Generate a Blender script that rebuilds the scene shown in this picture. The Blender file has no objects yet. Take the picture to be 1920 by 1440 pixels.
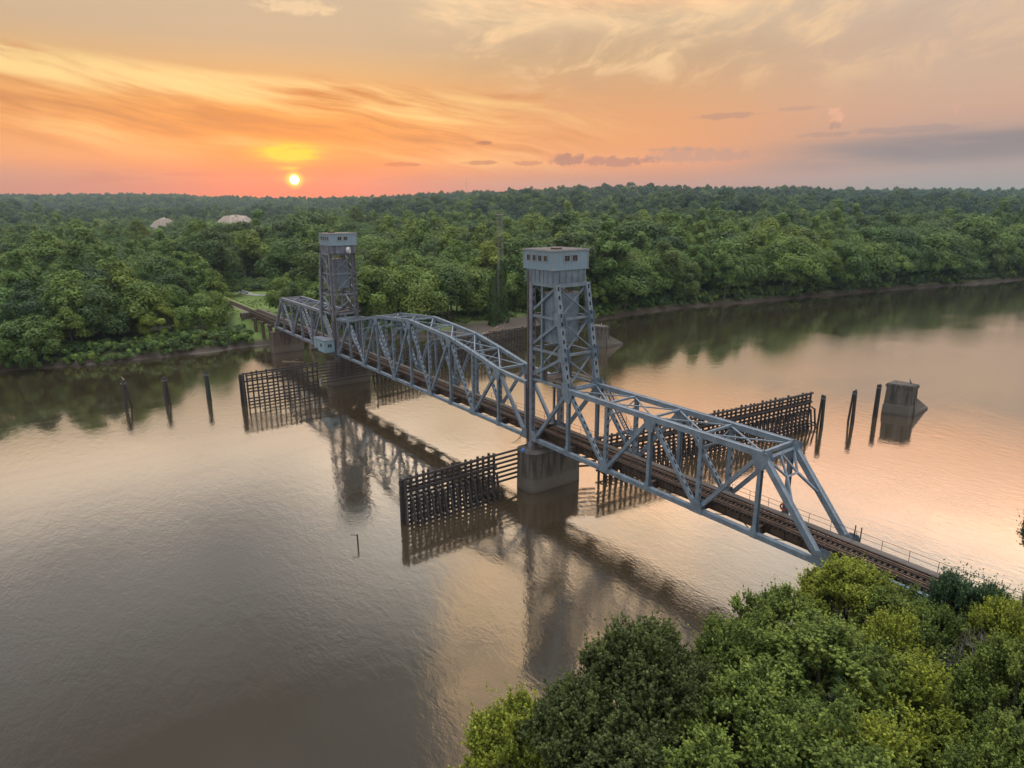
import bpy, bmesh, math, random
import numpy as np
from mathutils import Vector, Matrix

random.seed(7)
RNG = np.random.default_rng(11)
S = bpy.context.scene
COL = S.collection
R = math.radians

# ------------------------------------------------------------------ camera
F_PX, YAW, PITCH, ROLL = 1241.75, -0.636394, -0.261010, -0.003948
CAM = Vector((-73.2655, 61.0937, 41.085))
cam = bpy.data.cameras.new("camera")
cam.sensor_width = 36.0
cam.lens = F_PX / 1920.0 * 36.0
cam.clip_start = 0.5
cam.clip_end = 20000.0
co = bpy.data.objects.new("camera", cam)
COL.objects.link(co)
fw = Vector((math.cos(YAW) * math.cos(PITCH), math.sin(YAW) * math.cos(PITCH), math.sin(PITCH)))
rt = fw.cross(Vector((0, 0, 1))).normalized()
up = rt.cross(fw)
rt2 = rt * math.cos(ROLL) + up * math.sin(ROLL)
up2 = -rt * math.sin(ROLL) + up * math.cos(ROLL)
co.matrix_world = Matrix(((rt2.x, up2.x, -fw.x, CAM.x), (rt2.y, up2.y, -fw.y, CAM.y),
                          (rt2.z, up2.z, -fw.z, CAM.z), (0, 0, 0, 1)))
S.camera = co
def azel_of(x, y):
    """azimuth measured from the camera heading, + to the left"""
    a = np.arctan2(y - CAM.y, x - CAM.x) - YAW
    return (a + np.pi) % (2 * np.pi) - np.pi
def px_of(x, y, z):
    dx, dy, dz = x - CAM.x, y - CAM.y, z - CAM.z
    d = dx * fw.x + dy * fw.y + dz * fw.z
    return (960 + F_PX * (dx * rt2.x + dy * rt2.y + dz * rt2.z) / d,
            720 - F_PX * (dx * up2.x + dy * up2.y + dz * up2.z) / d, d)

# ------------------------------------------------------------------ render settings
S.view_settings.view_transform = 'Standard'
S.view_settings.look = 'None'
S.view_settings.exposure = 0.0
S.view_settings.gamma = 1.0
S.render.engine = 'CYCLES'
S.cycles.use_denoising = True
S.cycles.max_bounces = 8
S.cycles.diffuse_bounces = 3
S.cycles.glossy_bounces = 3
S.cycles.transmission_bounces = 3
S.cycles.transparent_max_bounces = 8
S.cycles.volume_bounces = 0
S.cycles.sample_clamp_indirect = 4.0
S.cycles.use_adaptive_sampling = True
S.cycles.adaptive_threshold = 0.02

def lin(r, g, b):
    f = lambda c: (c / 255) / 12.92 if c / 255 <= 0.04045 else ((c / 255 + 0.055) / 1.055) ** 2.4
    return (f(r), f(g), f(b), 1.0)

# ------------------------------------------------------------------ node helper
class NT:
    def __init__(self, tree):
        self.t = tree; self.n = tree.nodes; self.l = tree.links
    def new(self, kind, **kw):
        nd = self.n.new(kind)
        for k, v in kw.items(): setattr(nd, k, v)
        return nd
    def put(self, sock, v):
        if isinstance(v, bpy.types.NodeSocket): self.l.new(v, sock)
        elif v is not None: sock.default_value = v
    def m(self, op, a, b=None, c=None, clamp=False):
        nd = self.new('ShaderNodeMath', operation=op, use_clamp=clamp)
        for i, v in enumerate((a, b, c)): self.put(nd.inputs[i], v) if v is not None else None
        return nd.outputs[0]
    def add(self, a, b): return self.m('ADD', a, b)
    def mul(self, a, b): return self.m('MULTIPLY', a, b)
    def ss(self, x, lo, hi, a=0.0, b=1.0):
        nd = self.new('ShaderNodeMapRange', interpolation_type='SMOOTHSTEP')
        self.put(nd.inputs[0], x)
        for i, v in enumerate((lo, hi, a, b)): self.put(nd.inputs[i + 1], v)
        return nd.outputs[0]
    def mix(self, f, a, b, blend='MIX'):
        nd = self.new('ShaderNodeMix', data_type='RGBA', blend_type=blend)
        self.put(nd.inputs[0], f); self.put(nd.inputs[6], a); self.put(nd.inputs[7], b)
        return nd.outputs[2]
    def ramp(self, f, stops, interp='LINEAR'):
        nd = self.new('ShaderNodeValToRGB')
        nd.color_ramp.interpolation = interp
        e = nd.color_ramp.elements
        while len(e) < len(stops): e.new(0.5)
        for i, (p, c) in enumerate(stops):
            e[i].position = p
            e[i].color = c if len(c) == 4 else (*c, 1)
        self.put(nd.inputs[0], f)
        return nd.outputs[0]
    def noise(self, vec, scale, detail=4, rough=0.5, dist=0.0, dim='3D'):
        nd = self.new('ShaderNodeTexNoise', noise_dimensions=dim)
        self.put(nd.inputs['Vector'], vec)
        nd.inputs['Scale'].default_value = scale; nd.inputs['Detail'].default_value = detail
        nd.inputs['Roughness'].default_value = rough; nd.inputs['Distortion'].default_value = dist
        return nd.outputs[0]
    def xyz(self, x, y, z=0.0):
        nd = self.new('ShaderNodeCombineXYZ')
        self.put(nd.inputs[0], x); self.put(nd.inputs[1], y); self.put(nd.inputs[2], z)
        return nd.outputs[0]
    def sep(self, v):
        nd = self.new('ShaderNodeSeparateXYZ'); self.put(nd.inputs[0], v)
        return nd.outputs

# ------------------------------------------------------------------ sky
HAZE, HAZE_TOP, HAZE_FAR = 1.0e-4, 190.0, 3700.0      # air density and the box that holds it
SUN_AZ, SUN_EL = 17.38, 2.15          # degrees, azimuth from the camera heading (+ left)
world = bpy.data.worlds.new("World")
S.world = world
world.use_nodes = True
def build_world():
    t = NT(world.node_tree); t.n.clear()
    out = t.new('ShaderNodeOutputWorld'); bg = t.new('ShaderNodeBackground')
    t.l.new(bg.outputs[0], out.inputs[0])
    tc = t.new('ShaderNodeTexCoord')
    mp = t.new('ShaderNodeMapping', vector_type='POINT')
    mp.inputs['Rotation'].default_value = (0, 0, -YAW)
    t.l.new(tc.outputs['Generated'], mp.inputs[0])
    D = mp.outputs[0]
    dx, dy, dz = t.sep(D)
    el = t.mul(t.m('ARCSINE', dz), 57.29578)
    az = t.mul(t.m('ARCTAN2', dy, dx), 57.29578)
    P = t.xyz(az, el, 0.0)
    tt = t.m('DIVIDE', t.add(el, 2.0), 92.0)
    def stops(lst): return [((e + 2) / 92.0, c) for e, c in lst]
    hi = [(16.4, (1.05, .78, .52)), (18, (1.36, 1.04, .76)), (21.5, (1.34, 1.12, .90)), (26, (.68, .64, .59)), (31, (.46, .45, .43)), (38, (.11, .12, .12)), (49, (.12, .13, .14)), (58, (3.7, 3.8, 3.95)), (90, (9.6, 9.85, 10.2))]  # unseen upper sky shaped for water reflections, zenith overbright to light the scene
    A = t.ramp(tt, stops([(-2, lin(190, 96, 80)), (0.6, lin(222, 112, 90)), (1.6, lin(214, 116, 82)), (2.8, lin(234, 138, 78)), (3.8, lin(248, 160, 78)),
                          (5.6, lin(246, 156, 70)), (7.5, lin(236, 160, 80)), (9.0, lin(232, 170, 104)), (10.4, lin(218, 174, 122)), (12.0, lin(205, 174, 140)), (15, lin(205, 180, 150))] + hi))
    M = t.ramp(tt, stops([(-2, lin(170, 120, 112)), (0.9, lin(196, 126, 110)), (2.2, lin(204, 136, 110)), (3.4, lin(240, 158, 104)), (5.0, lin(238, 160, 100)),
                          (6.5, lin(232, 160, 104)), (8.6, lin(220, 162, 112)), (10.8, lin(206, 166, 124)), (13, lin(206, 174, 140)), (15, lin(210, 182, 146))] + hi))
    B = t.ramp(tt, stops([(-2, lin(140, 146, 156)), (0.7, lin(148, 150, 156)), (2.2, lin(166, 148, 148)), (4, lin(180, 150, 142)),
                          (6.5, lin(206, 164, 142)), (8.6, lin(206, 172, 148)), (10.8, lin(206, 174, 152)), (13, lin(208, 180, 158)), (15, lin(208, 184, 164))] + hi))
    m1 = t.ss(az, 13.0, -8.0)
    m1b = t.m('MAXIMUM', m1, t.mul(t.ss(az, 21.0, 40.0), t.ss(el, 9.0, 2.0, 0.15, 0.8)))
    c = t.mix(m1b, A, M)
    c = t.mix(t.ss(az, -8.0, -34.0), c, B)
    # slow large-scale unevenness
    wob = t.noise(D, 3.0, 3, 0.5)
    # ---- cirrus: long streaks sliding down to the right
    rot = t.add(el, t.mul(az, -0.16))
    warp = t.mul(t.add(t.noise(P, 0.06, 2, 0.5), -0.5), 3.2)
    sv = t.xyz(t.mul(az, 0.055), t.mul(t.add(rot, warp), 0.50), 0.0)
    n1 = t.noise(sv, 1.0, 7, 0.58, 0.12)
    sv2 = t.xyz(t.mul(az, 0.16), t.mul(t.add(rot, warp), 0.75), 3.7)
    n2 = t.noise(sv2, 1.0, 6, 0.62, 0.2)
    # band limits follow the same slope: upper edge (az 35, el 10.2) .. (az 0, el 6.9)
    edge = t.add(el, t.mul(az, -0.052))
    left = t.mul(t.ss(t.add(edge, t.mul(t.add(n1, -.5), 2.0)), 9.0, 7.9), t.ss(edge, 1.2, 4.8))
    left = t.mul(left, t.ss(az, -14.0, 6.0))
    f1 = t.mul(left, t.ss(n1, 0.46, 0.66))
    c = t.mix(t.mul(f1, 0.80), c, lin(255, 212, 132))
    top_left = t.mul(t.ss(edge, 5.8, 7.3), t.mul(t.ss(t.add(edge, t.mul(t.add(n1, -.5), 2.0)), 9.0, 8.2), t.ss(az, -2.0, 14.0)))
    c = t.mix(t.mul(t.mul(top_left, t.ss(n1, 0.36, 0.60)), 0.62), c, lin(255, 222, 150))
    dk = t.mul(left, t.ss(n1, 0.52, 0.34))
    c = t.mix(t.mul(dk, 1.0), c, lin(206, 130, 66))
    # wispy cirrus upper middle / right
    wis_v = t.xyz(t.mul(az, 0.19), t.mul(t.add(el, t.mul(az, 0.22)), 0.42), 9.1)
    n3 = t.noise(wis_v, 1.0, 8, 0.60, 0.45)
    reg = t.mul(t.ss(el, 6.5, 11.5), t.mul(t.ss(az, 8.0, 1.0), t.ss(az, -40.0, -12.0, 0.35, 1.0)))
    c = t.mix(t.mul(t.mul(reg, t.ss(n3, 0.46, 0.70)), 0.78), c, lin(252, 210, 158))
    c = t.mix(t.mul(t.mul(reg, t.ss(n3, 0.47, 0.30)), 0.34), c, lin(188, 152, 124))
    topw = t.mul(t.ss(el, 12.2, 14.6), t.mul(t.ss(az, 10.0, 5.0), t.ss(az, -24.0, -12.0)))
    c = t.mix(t.mul(topw, t.ss(n2, 0.35, 0.62, 0.15, 0.75)), c, lin(255, 216, 166))
    # ---- grey bank low on the right
    bankn = t.noise(t.xyz(t.mul(az, 0.10), t.mul(el, 0.7), 5.0), 1.0, 6, 0.6, 0.3)
    ctr = t.add(t.mul(az, -0.035), 2.75)
    bd = t.m('ABSOLUTE', t.m('SUBTRACT', el, ctr))
    bank = t.mul(t.ss(bd, 1.5, 0.4), t.ss(az, -15.0, -30.0))
    c = t.mix(t.mul(bank, t.ss(bankn, 0.28, 0.55, 0.40, 0.95)), c, lin(140, 127, 132))
    lowl = t.mul(t.mul(t.ss(el, 3.3, 2.5), t.ss(el, 1.3, 2.0)), t.ss(az, 1.0, 10.0))
    c = t.mix(t.mul(lowl, t.ss(bankn, 0.50, 0.66, 0.0, 0.38)), c, lin(196, 100, 72))
    # ---- small dark clouds
    fine = t.noise(t.xyz(t.mul(az, 1.0), t.mul(el, 2.2), 1.0), 0.9, 6, 0.62, 0.2)
    puff = t.noise(t.xyz(az, t.mul(el, 1.15), 8.0), 1.25, 6, 0.60, 0.3)
    puff2 = t.noise(t.xyz(az, el, 4.0), 2.3, 7, 0.62, 0.4)
    def blob(a, e, wa, we, amp, nz, k=1.6):
        qa = t.m('POWER', t.m('ABSOLUTE', t.m('DIVIDE', t.m('SUBTRACT', az, a), wa)), 2.0)
        qe = t.m('POWER', t.m('ABSOLUTE', t.m('DIVIDE', t.m('SUBTRACT', el, e), we)), 2.0)
        v = t.add(t.add(qa, qe), t.mul(t.add(nz, -0.5), -k * 2))
        return t.mul(t.ss(v, 1.15, 0.25), amp)
    for (a, e, wa, we, amp, col) in (
            (-16.6, 6.72, 2.6, .26, .62, (186, 138, 122)), (-21.9, 7.02, 1.7, .17, .55, (190, 146, 132)),
            (2.3, 5.03, .75, .17, .8, (176, 108, 72)), (8.9, 3.38, 1.5, .20, .7, (190, 100, 62)),
            (2.5, 3.52, 1.6, .20, .7, (190, 112, 80)), (-24.0, 5.1, 2.2, .22, .5, (170, 138, 130)),
            (-13.6, 4.4, 3.0, .16, .45, (190, 142, 124)), (-29.5, 5.2, 4.5, .30, .5, (156, 136, 138)),
            (24.5, 2.45, 2.6, .16, .45, (206, 106, 70)), (14.2, 2.5, 1.0, .16, .5, (220, 92, 44)), (20.3, 2.45, .9, .15, .5, (216, 92, 46))):
        c = t.mix(blob(a, e, wa, we, amp, fine), c, lin(*col))
    for (a, e, wa, we, amp, col) in (
            (-4.6, 3.72, 1.7, .58, .85, (176, 116, 100)), (-8.4, 3.55, 3.6, .42, .85, (188, 124, 108)), (-1.4, 3.5, 1.4, .22, .6, (194, 116, 86)),
            (-15.0, 3.9, 4.4, .62, .55, (184, 142, 134))):
        c = t.mix(blob(a, e, wa, we, amp, puff, 2.0), c, lin(*col))
    c = t.mix(blob(16.0, 14.2, 3.2, .55, .6, fine, 1.6), c, lin(250, 215, 168))
    c = t.mix(blob(-24.6, 6.35, .55, .62, .8, puff2, 3.2), c, lin(236, 176, 146))
    c = t.mix(blob(-24.55, 5.75, .45, .30, .7, puff2, 2.6), c, lin(180, 138, 128))
    c = t.mix(blob(-32.0, 6.4, .32, .32, .55, puff2, 3.6), c, lin(224, 168, 146))
    # ---- glow, streak of yellow above the sun, the disc itself
    def lobe(a, e, wa, we, p):
        qa = t.m('POWER', t.m('ABSOLUTE', t.m('DIVIDE', t.m('SUBTRACT', az, a), wa)), 2.0)
        qe = t.m('POWER', t.m('ABSOLUTE', t.m('DIVIDE', t.m('SUBTRACT', el, e), we)), 2.0)
        return t.m('POWER', 2.718, t.mul(t.add(qa, qe), -p))
    g = lobe(SUN_AZ, 1.4, 7.5, 2.5, 1.0)
    c = t.mix(t.mul(g, 0.82), c, lin(255, 90, 16))
    g2 = lobe(SUN_AZ, 4.0, 8.0, 3.2, 1.0)
    c = t.mix(t.mul(g2, 0.35), c, lin(255, 150, 30))
    strk = t.noise(t.xyz(t.mul(az, 0.25), t.mul(el, 2.2), 2.0), 1.0, 5, 0.6, 0.4)
    y = t.mul(lobe(SUN_AZ + .15, 4.15, 2.1, .62, 1.0), t.ss(strk, 0.30, 0.56, 0.35, 1.5))
    c = t.mix(t.m('MINIMUM', t.mul(y, 1.25), 1.0), c, lin(255, 214, 0))
    y2 = t.mul(lobe(SUN_AZ + .1, 3.0, .9, .16, 1.0), t.ss(strk, 0.30, 0.55))
    c = t.mix(t.m('MINIMUM', y2, 1.0), c, lin(255, 205, 0))
    y3 = lobe(SUN_AZ, SUN_EL + .05, .95, .36, 1.2)
    c = t.mix(t.mul(y3, .95), c, lin(255, 190, 0))
    sdx = t.m('SUBTRACT', az, SUN_AZ); sdy = t.m('SUBTRACT', el, SUN_EL)
    sd = t.m('SQRT', t.add(t.mul(sdx, sdx), t.mul(sdy, sdy)))
    c = t.mix(t.ss(sd, 0.85, 0.30), c, lin(255, 226, 40))
    disc = t.ss(sd, 0.42, 0.30)
    c = t.mix(disc, c, (3.2, 2.9, 1.3, 1))
    # physical sky underneath
    sky = t.new('ShaderNodeTexSky', sky_type='NISHITA')
    sky.sun_disc = False
    sky.sun_elevation = R(SUN_EL)
    wa = YAW + R(SUN_AZ)
    sky.sun_rotation = math.pi / 2 - wa
    sky.air_density = 1.5; sky.dust_density = 2.0
    skc = t.mix(1.0, sky.outputs[0], (0.012, 0.012, 0.014, 1), 'MULTIPLY')
    c2 = t.mix(1.0, c, skc, 'ADD')
    # the evening sky is seen through the valley air, which takes some of it away again
    pth = t.m('MINIMUM', t.m('DIVIDE', HAZE_TOP - 41.0, t.m('MAXIMUM', dz, 0.002)), HAZE_FAR)
    c2 = t.mix(1.0, c2, t.xyz(t.m('POWER', 2.71828, t.mul(pth, HAZE * .26)), t.m('POWER', 2.71828, t.mul(pth, HAZE * .12)), t.m('POWER', 2.71828, t.mul(pth, HAZE * -.28))), 'MULTIPLY')
    # made-up cloud mottling and gains in the unseen sky, toning water reflections
    ov = t.noise(D, 2.4, 5, 0.55, 0.3)
    f_ov = t.mul(t.ss(el, 15.0, 24.0), t.ss(el, 70.0, 50.0))
    c2 = t.mix(f_ov, c2, t.mix(1.0, c2, t.ramp(ov, [(.32, (.72, .73, .76)), (.50, (1.0, .99, .98)), (.68, (1.35, 1.30, 1.22))]), 'MULTIPLY'))
    f_c = t.mul(t.ss(el, 19.0, 24.0), t.ss(el, 48.0, 36.0))
    c2 = t.mix(f_c, c2, t.mix(1.0, c2, t.ramp(t.ss(az, 26.0, -6.0), [(0, (.62, .64, .68)), (1, (2.15, 2.06, 1.96))]), 'MULTIPLY'))
    f_p = t.mul(t.mul(t.ss(el, 13.5, 16.5), t.ss(el, 27.0, 21.0)), t.ss(az, 6.0, -12.0))
    c2 = t.mix(f_p, c2, t.mix(1.0, c2, (1.42, 1.06, .90, 1), 'MULTIPLY'))
    # bright sky added behind the viewer as fill on camera-facing sides
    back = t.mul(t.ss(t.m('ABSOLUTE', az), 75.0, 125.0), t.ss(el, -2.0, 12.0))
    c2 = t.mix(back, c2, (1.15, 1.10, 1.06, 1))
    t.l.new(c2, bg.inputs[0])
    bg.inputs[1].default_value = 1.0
build_world()

sun = bpy.data.lights.new("sun", 'SUN')
sun.energy = 2.0
sun.angle = R(0.6)
sun.color = (1.0, 0.52, 0.22)
so = bpy.data.objects.new("sun", sun)
COL.objects.link(so)
_wa = YAW + R(SUN_AZ)
sdir = Vector((math.cos(_wa) * math.cos(R(SUN_EL)), math.sin(_wa) * math.cos(R(SUN_EL)), math.sin(R(SUN_EL))))
so.rotation_euler = (sdir).to_track_quat('Z', 'Y').to_euler()
so.location = (0, 0, 300)

# ------------------------------------------------------------------ object helpers
def tag(o, label=None, cat=None, group=None, kind=None):
    if label: o['label'] = label
    if cat: o['category'] = cat
    if group: o['group'] = group
    if kind: o['kind'] = kind
    return o
def thing(name, label, cat, loc=(0, 0, 0), group=None):
    o = bpy.data.objects.new(name, None); COL.objects.link(o)
    o.location = loc; o.empty_display_size = 0.5
    return tag(o, label, cat, group)

class MB:
    """collects shapes in world coordinates, builds them as one mesh object"""
    def __init__(self): self.v = []; self.f = []
    def poly(self, pts):
        n = len(self.v); self.v += [tuple(p) for p in pts]; self.f.append(tuple(range(n, n + len(pts))))
    def obox(self, c, ax, ay, az):
        c = Vector(c); n = len(self.v)
        for sx in (-1, 1):
            for sy in (-1, 1):
                for sz in (-1, 1): self.v.append(tuple(c + ax * sx + ay * sy + az * sz))
        self.f += [(n, n + 1, n + 3, n + 2), (n + 4, n + 6, n + 7, n + 5), (n, n + 4, n + 5, n + 1),
                   (n + 2, n + 3, n + 7, n + 6), (n, n + 2, n + 6, n + 4), (n + 1, n + 5, n + 7, n + 3)]
        return self
    def box(self, x0, x1, y0, y1, z0, z1):
        return self.obox(((x0 + x1) / 2, (y0 + y1) / 2, (z0 + z1) / 2), Vector(((x1 - x0) / 2, 0, 0)),
                         Vector((0, (y1 - y0) / 2, 0)), Vector((0, 0, (z1 - z0) / 2)))
    @staticmethod
    def frame(p, q, side):
        a = (Vector(q) - Vector(p)); L = a.length; a = a / L
        b = Vector(side); b = (b - a * b.dot(a)).normalized()
        return a, b, a.cross(b), L
    def beam(self, p, q, w, d, side=(0, 1, 0)):
        a, b, c, L = self.frame(p, q, side)
        return self.obox((Vector(p) + Vector(q)) / 2, a * L / 2, b * w / 2, c * d / 2)
    def perf(self, p, q, w, d, side=(0, 1, 0), pitch=1.0, hl=0.48, hw=0.27, t=0.02):
        """box member: two webs, two cover plates with rows of holes"""
        a, b, c, L = self.frame(p, q, side); p = Vector(p); mid = p + a * L / 2
        for s in (-1, 1):
            self.obox(mid + b * s * (w / 2 - t / 2), a * L / 2, b * t / 2, c * (d / 2 - t))
        n = max(2, int(round(L / pitch))); e = w / 2 - hw / 2
        for s in (-1, 1):
            cc = c * s * (d / 2 - t / 2)
            for sb in (-1, 1):
                self.obox(mid + cc + b * sb * (hw / 2 + e / 2), a * L / 2, b * e / 2, c * t / 2)
            st = L / n
            for i in range(n + 1):
                u0 = max(0, (i - .5) * st + hl / 2); u1 = min(L, (i + .5) * st - hl / 2)
                self.obox(p + a * (u0 + u1) / 2 + cc, a * (u1 - u0) / 2, b * (hw / 2 - .001), c * (t / 2 - .001))
        return self
    def hbeam(self, p, q, w, d, side=(0, 1, 0), t=0.03):
        a, b, c, L = self.frame(p, q, side); mid = Vector(p) + a * L / 2
        for s in (-1, 1): self.obox(mid + b * s * (w / 2 - t / 2), a * L / 2, b * t / 2, c * d / 2)
        self.obox(mid, a * L / 2, b * (w / 2 - t), c * t / 2)
        return self
    def tube(self, p, q, r, r2=None, n=8):
        p = Vector(p); q = Vector(q); r2 = r if r2 is None else r2
        a = (q - p).normalized(); b = a.orthogonal().normalized(); c = a.cross(b); k = len(self.v)
        for (o, rr) in ((p, r), (q, r2)):
            for i in range(n):
                th = 2 * math.pi * i / n; self.v.append(tuple(o + (b * math.cos(th) + c * math.sin(th)) * rr))
        for i in range(n):
            j = (i + 1) % n; self.f.append((k + i, k + j, k + n + j, k + n + i))
        self.f.append(tuple(k + n - 1 - i for i in range(n))); self.f.append(tuple(k + n + i for i in range(n)))
        return self
    def prism(self, pts, n_vec):
        """extrude polygon pts along vector n_vec"""
        k = len(self.v); m = len(pts); nv = Vector(n_vec)
        self.v += [tuple(p) for p in pts] + [tuple(Vector(p) + nv) for p in pts]
        self.f.append(tuple(range(k + m - 1, k - 1, -1))); self.f.append(tuple(range(k + m, k + 2 * m)))
        for i in range(m):
            j = (i + 1) % m; self.f.append((k + i, k + j, k + m + j, k + m + i))
        return self
    def loft(self, rings, cap=True):
        k = len(self.v); m = len(rings[0])
        for r in rings: self.v += [tuple(p) for p in r]
        for a in range(len(rings) - 1):
            for i in range(m):
                j = (i + 1) % m; o = k + a * m
                self.f.append((o + i, o + j, o + m + j, o + m + i))
        if cap:
            self.f.append(tuple(k + m - 1 - i for i in range(m)))
            o = k + (len(rings) - 1) * m; self.f.append(tuple(o + i for i in range(m)))
        return self
    def sphere(self, c, r, sx=1, sy=1, sz=1, n=8, m=6):
        rings = []
        for i in range(m + 1):
            th = math.pi * (i + .02) / (m + .04)
            rings.append([(c[0] + r * sx * math.sin(th) * math.cos(2 * math.pi * j / n), c[1] + r * sy * math.sin(th) * math.sin(2 * math.pi * j / n),
                           c[2] - r * sz * math.cos(th)) for j in range(n)])
        return self.loft(rings)
    def build(self, name, mat, parent=None, smooth=False, bevel=0.0):
        off = Vector((0, 0, 0))
        pr = parent
        while pr is not None:
            off += pr.location; pr = pr.parent
        me = bpy.data.meshes.new(name)
        me.from_pydata([(x - off.x, y - off.y, z - off.z) for x, y, z in self.v], [], self.f)
        bm = bmesh.new(); bm.from_mesh(me); bmesh.ops.recalc_face_normals(bm, faces=bm.faces)
        bm.to_mesh(me); bm.free()
        me.materials.append(mat)
        if smooth: me.shade_smooth()
        o = bpy.data.objects.new(name, me); COL.objects.link(o)
        if parent: o.parent = parent
        if bevel:
            md = o.modifiers.new('bevel', 'BEVEL'); md.width = bevel; md.segments = 1; md.limit_method = 'ANGLE'
        return o

# ------------------------------------------------------------------ materials
def mat_base(name):
    m = bpy.data.materials.new(name); m.use_nodes = True
    t = NT(m.node_tree); b = t.n['Principled BSDF']
    return m, t, b
def geo_pos(t): return t.new('ShaderNodeNewGeometry').outputs['Position']

def m_steel(name, c1, c2, rust=0.35, rough=0.55, rustc=(.10, .055, .035, 1), scale=1.0):
    m, t, b = mat_base(name)
    P = geo_pos(t)
    n = t.noise(P, 0.9 * scale, 5, 0.6)
    c = t.mix(t.ss(n, 0.35, 0.65), c1, c2)
    n2 = t.noise(P, 2.6 * scale, 7, 0.68)
    st = t.new('ShaderNodeMapping'); st.inputs['Scale'].default_value = (3.5, 3.5, 0.35); t.l.new(P, st.inputs[0])
    n3 = t.noise(st.outputs[0], 1.3 * scale, 5, 0.6)
    rm = t.m('MULTIPLY', t.ss(t.add(t.mul(n2, .6), t.mul(n3, .4)), 0.66 - rust * 0.25, 0.76 - rust * .18), 0.85)
    c = t.mix(rm, c, rustc)
    # grime
    n4 = t.noise(st.outputs[0], 2.6, 5, 0.65)
    c = t.mix(t.ss(n4, 0.44, 0.74, 0.0, 0.42), c, (.065, .075, .09, 1))
    t.l.new(c, b.inputs['Base Color'])
    t.put(b.inputs['Roughness'], t.add(t.mul(rm, 0.3), rough))
    return m
STEEL = m_steel('painted_steel', (.150, .208, .272, 1), (.105, .145, .190, 1), 0.40)
STEEL_D = m_steel('weathered_steel', (.085, .088, .10, 1), (.06, .056, .06, 1), 0.8)
STEEL_MAUVE = m_steel('faded_tower_steel', (.170, .200, .260, 1), (.118, .134, .175, 1), 0.38, rustc=(.075, .05, .042, 1))
STEEL_B = m_steel('brown_rusty_steel', (.070, .042, .026, 1), (.04, .028, .021, 1), 0.8)
CABIN = m_steel('pale_blue_siding', (.20, .32, .40, 1), (.17, .28, .36, 1), 0.05)
RAIL = m_steel('worn_rail', (.20, .13, .10, 1), (.14, .09, .07, 1), 0.3, rough=.35)
def m_siding():
    m, t, b = mat_base('ribbed_siding')
    g = t.new('ShaderNodeNewGeometry'); P = g.outputs['Position']
    x, y, z = t.sep(P)
    w = t.new('ShaderNodeTexWave'); w.inputs['Scale'].default_value = 1.0
    v = t.xyz(t.mul(t.add(x, y), 1.0), 0, 0); t.l.new(v, w.inputs[0])
    st = t.new('ShaderNodeMapping'); st.inputs['Scale'].default_value = (3, 3, .3); t.l.new(P, st.inputs[0])
    n = t.noise(st.outputs[0], 1.2, 6, .65)
    c = t.mix(t.ss(n, .3, .7), (.135, .215, .290, 1), (.170, .258, .335, 1))
    c = t.mix(t.ss(n, .66, .80, 0, .5), c, (.08, .075, .07, 1))
    t.l.new(c, b.inputs['Base Color']); b.inputs['Roughness'].default_value = .5
    bp = t.new('ShaderNodeBump'); bp.inputs['Strength'].default_value = .6; bp.inputs['Distance'].default_value = .042
    t.l.new(w.outputs[1], bp.inputs['Height']); t.l.new(bp.outputs[0], b.inputs['Normal'])
    return m
SIDING = m_siding()
def m_timber(name, c1, c2, rough=.85):
    m, t, b = mat_base(name)
    P = geo_pos(t)
    g = t.new('ShaderNodeNewGeometry')
    n = t.noise(P, 2.2, 6, .65)
    n2 = t.noise(P, 14, 4, .6)
    c = t.mix(t.ss(n, .3, .7), c1, c2)
    c = t.mix(t.ss(n2, .4, .7, 0, .5), c, tuple(x * .5 for x in c1[:3]) + (1,))
    isl = g.outputs['Random Per Island']
    c = t.mix(1.0, c, t.ramp(isl, [(0, (.7, .7, .7)), (1, (1.25, 1.2, 1.15))]), 'MULTIPLY')
    t.l.new(c, b.inputs['Base Color']); b.inputs['Roughness'].default_value = rough
    return m
TIMBER = m_timber('creosoted_timber', (.028, .025, .029, 1), (.048, .041, .043, 1))
TIMBER_G = m_timber('greenish_timber', (.022, .042, .036, 1), (.042, .046, .042, 1))
TIES = m_timber('sleeper_timber', (.034, .025, .022, 1), (.055, .04, .034, 1))
PLANK = m_timber('walkway_plank', (.085, .078, .075, 1), (.12, .11, .105, 1))
DRIFT = m_timber('bleached_driftwood', (.13, .105, .085, 1), (.19, .155, .12, 1))
def m_concrete(name, c1, c2):
    m, t, b = mat_base(name)
    P = geo_pos(t); x, y, z = t.sep(P)
    n = t.noise(P, .9, 6, .62); n2 = t.noise(P, 6, 5, .6)
    c = t.mix(t.ss(n, .3, .7), c1, c2)
    c = t.mix(t.ss(n2, .5, .72, 0, .35), c, tuple(q * .45 for q in c1[:3]) + (1,))
    st = t.new('ShaderNodeMapping'); st.inputs['Scale'].default_value = (1.2, 1.2, .08); t.l.new(P, st.inputs[0])
    n3 = t.noise(st.outputs[0], 1.6, 5, .6)
    drip = t.mul(t.ss(n3, .46, .60, 0, .8), t.ss(z, 1.2, 3.2))
    c = t.mix(drip, c, (.028, .026, .024, 1))
    # flood-line silt band and damp foot
    zz = t.add(z, t.mul(n, .5))
    silt = t.mul(t.ss(zz, 2.35, 2.15), t.ss(n2, .25, .6, .5, .9))
    c = t.mix(t.mul(silt, .55), c, (.125, .116, .106, 1))
    c = t.mix(t.ss(zz, .75, .45, 0, .5), c, (.06, .054, .048, 1))
    t.l.new(c, b.inputs['Base Color']); b.inputs['Roughness'].default_value = .9
    bp = t.new('ShaderNodeBump'); bp.inputs['Strength'].default_value = .35; bp.inputs['Distance'].default_value = .1
    t.l.new(n2, bp.inputs['Height']); t.l.new(bp.outputs[0], b.inputs['Normal'])
    return m
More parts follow.
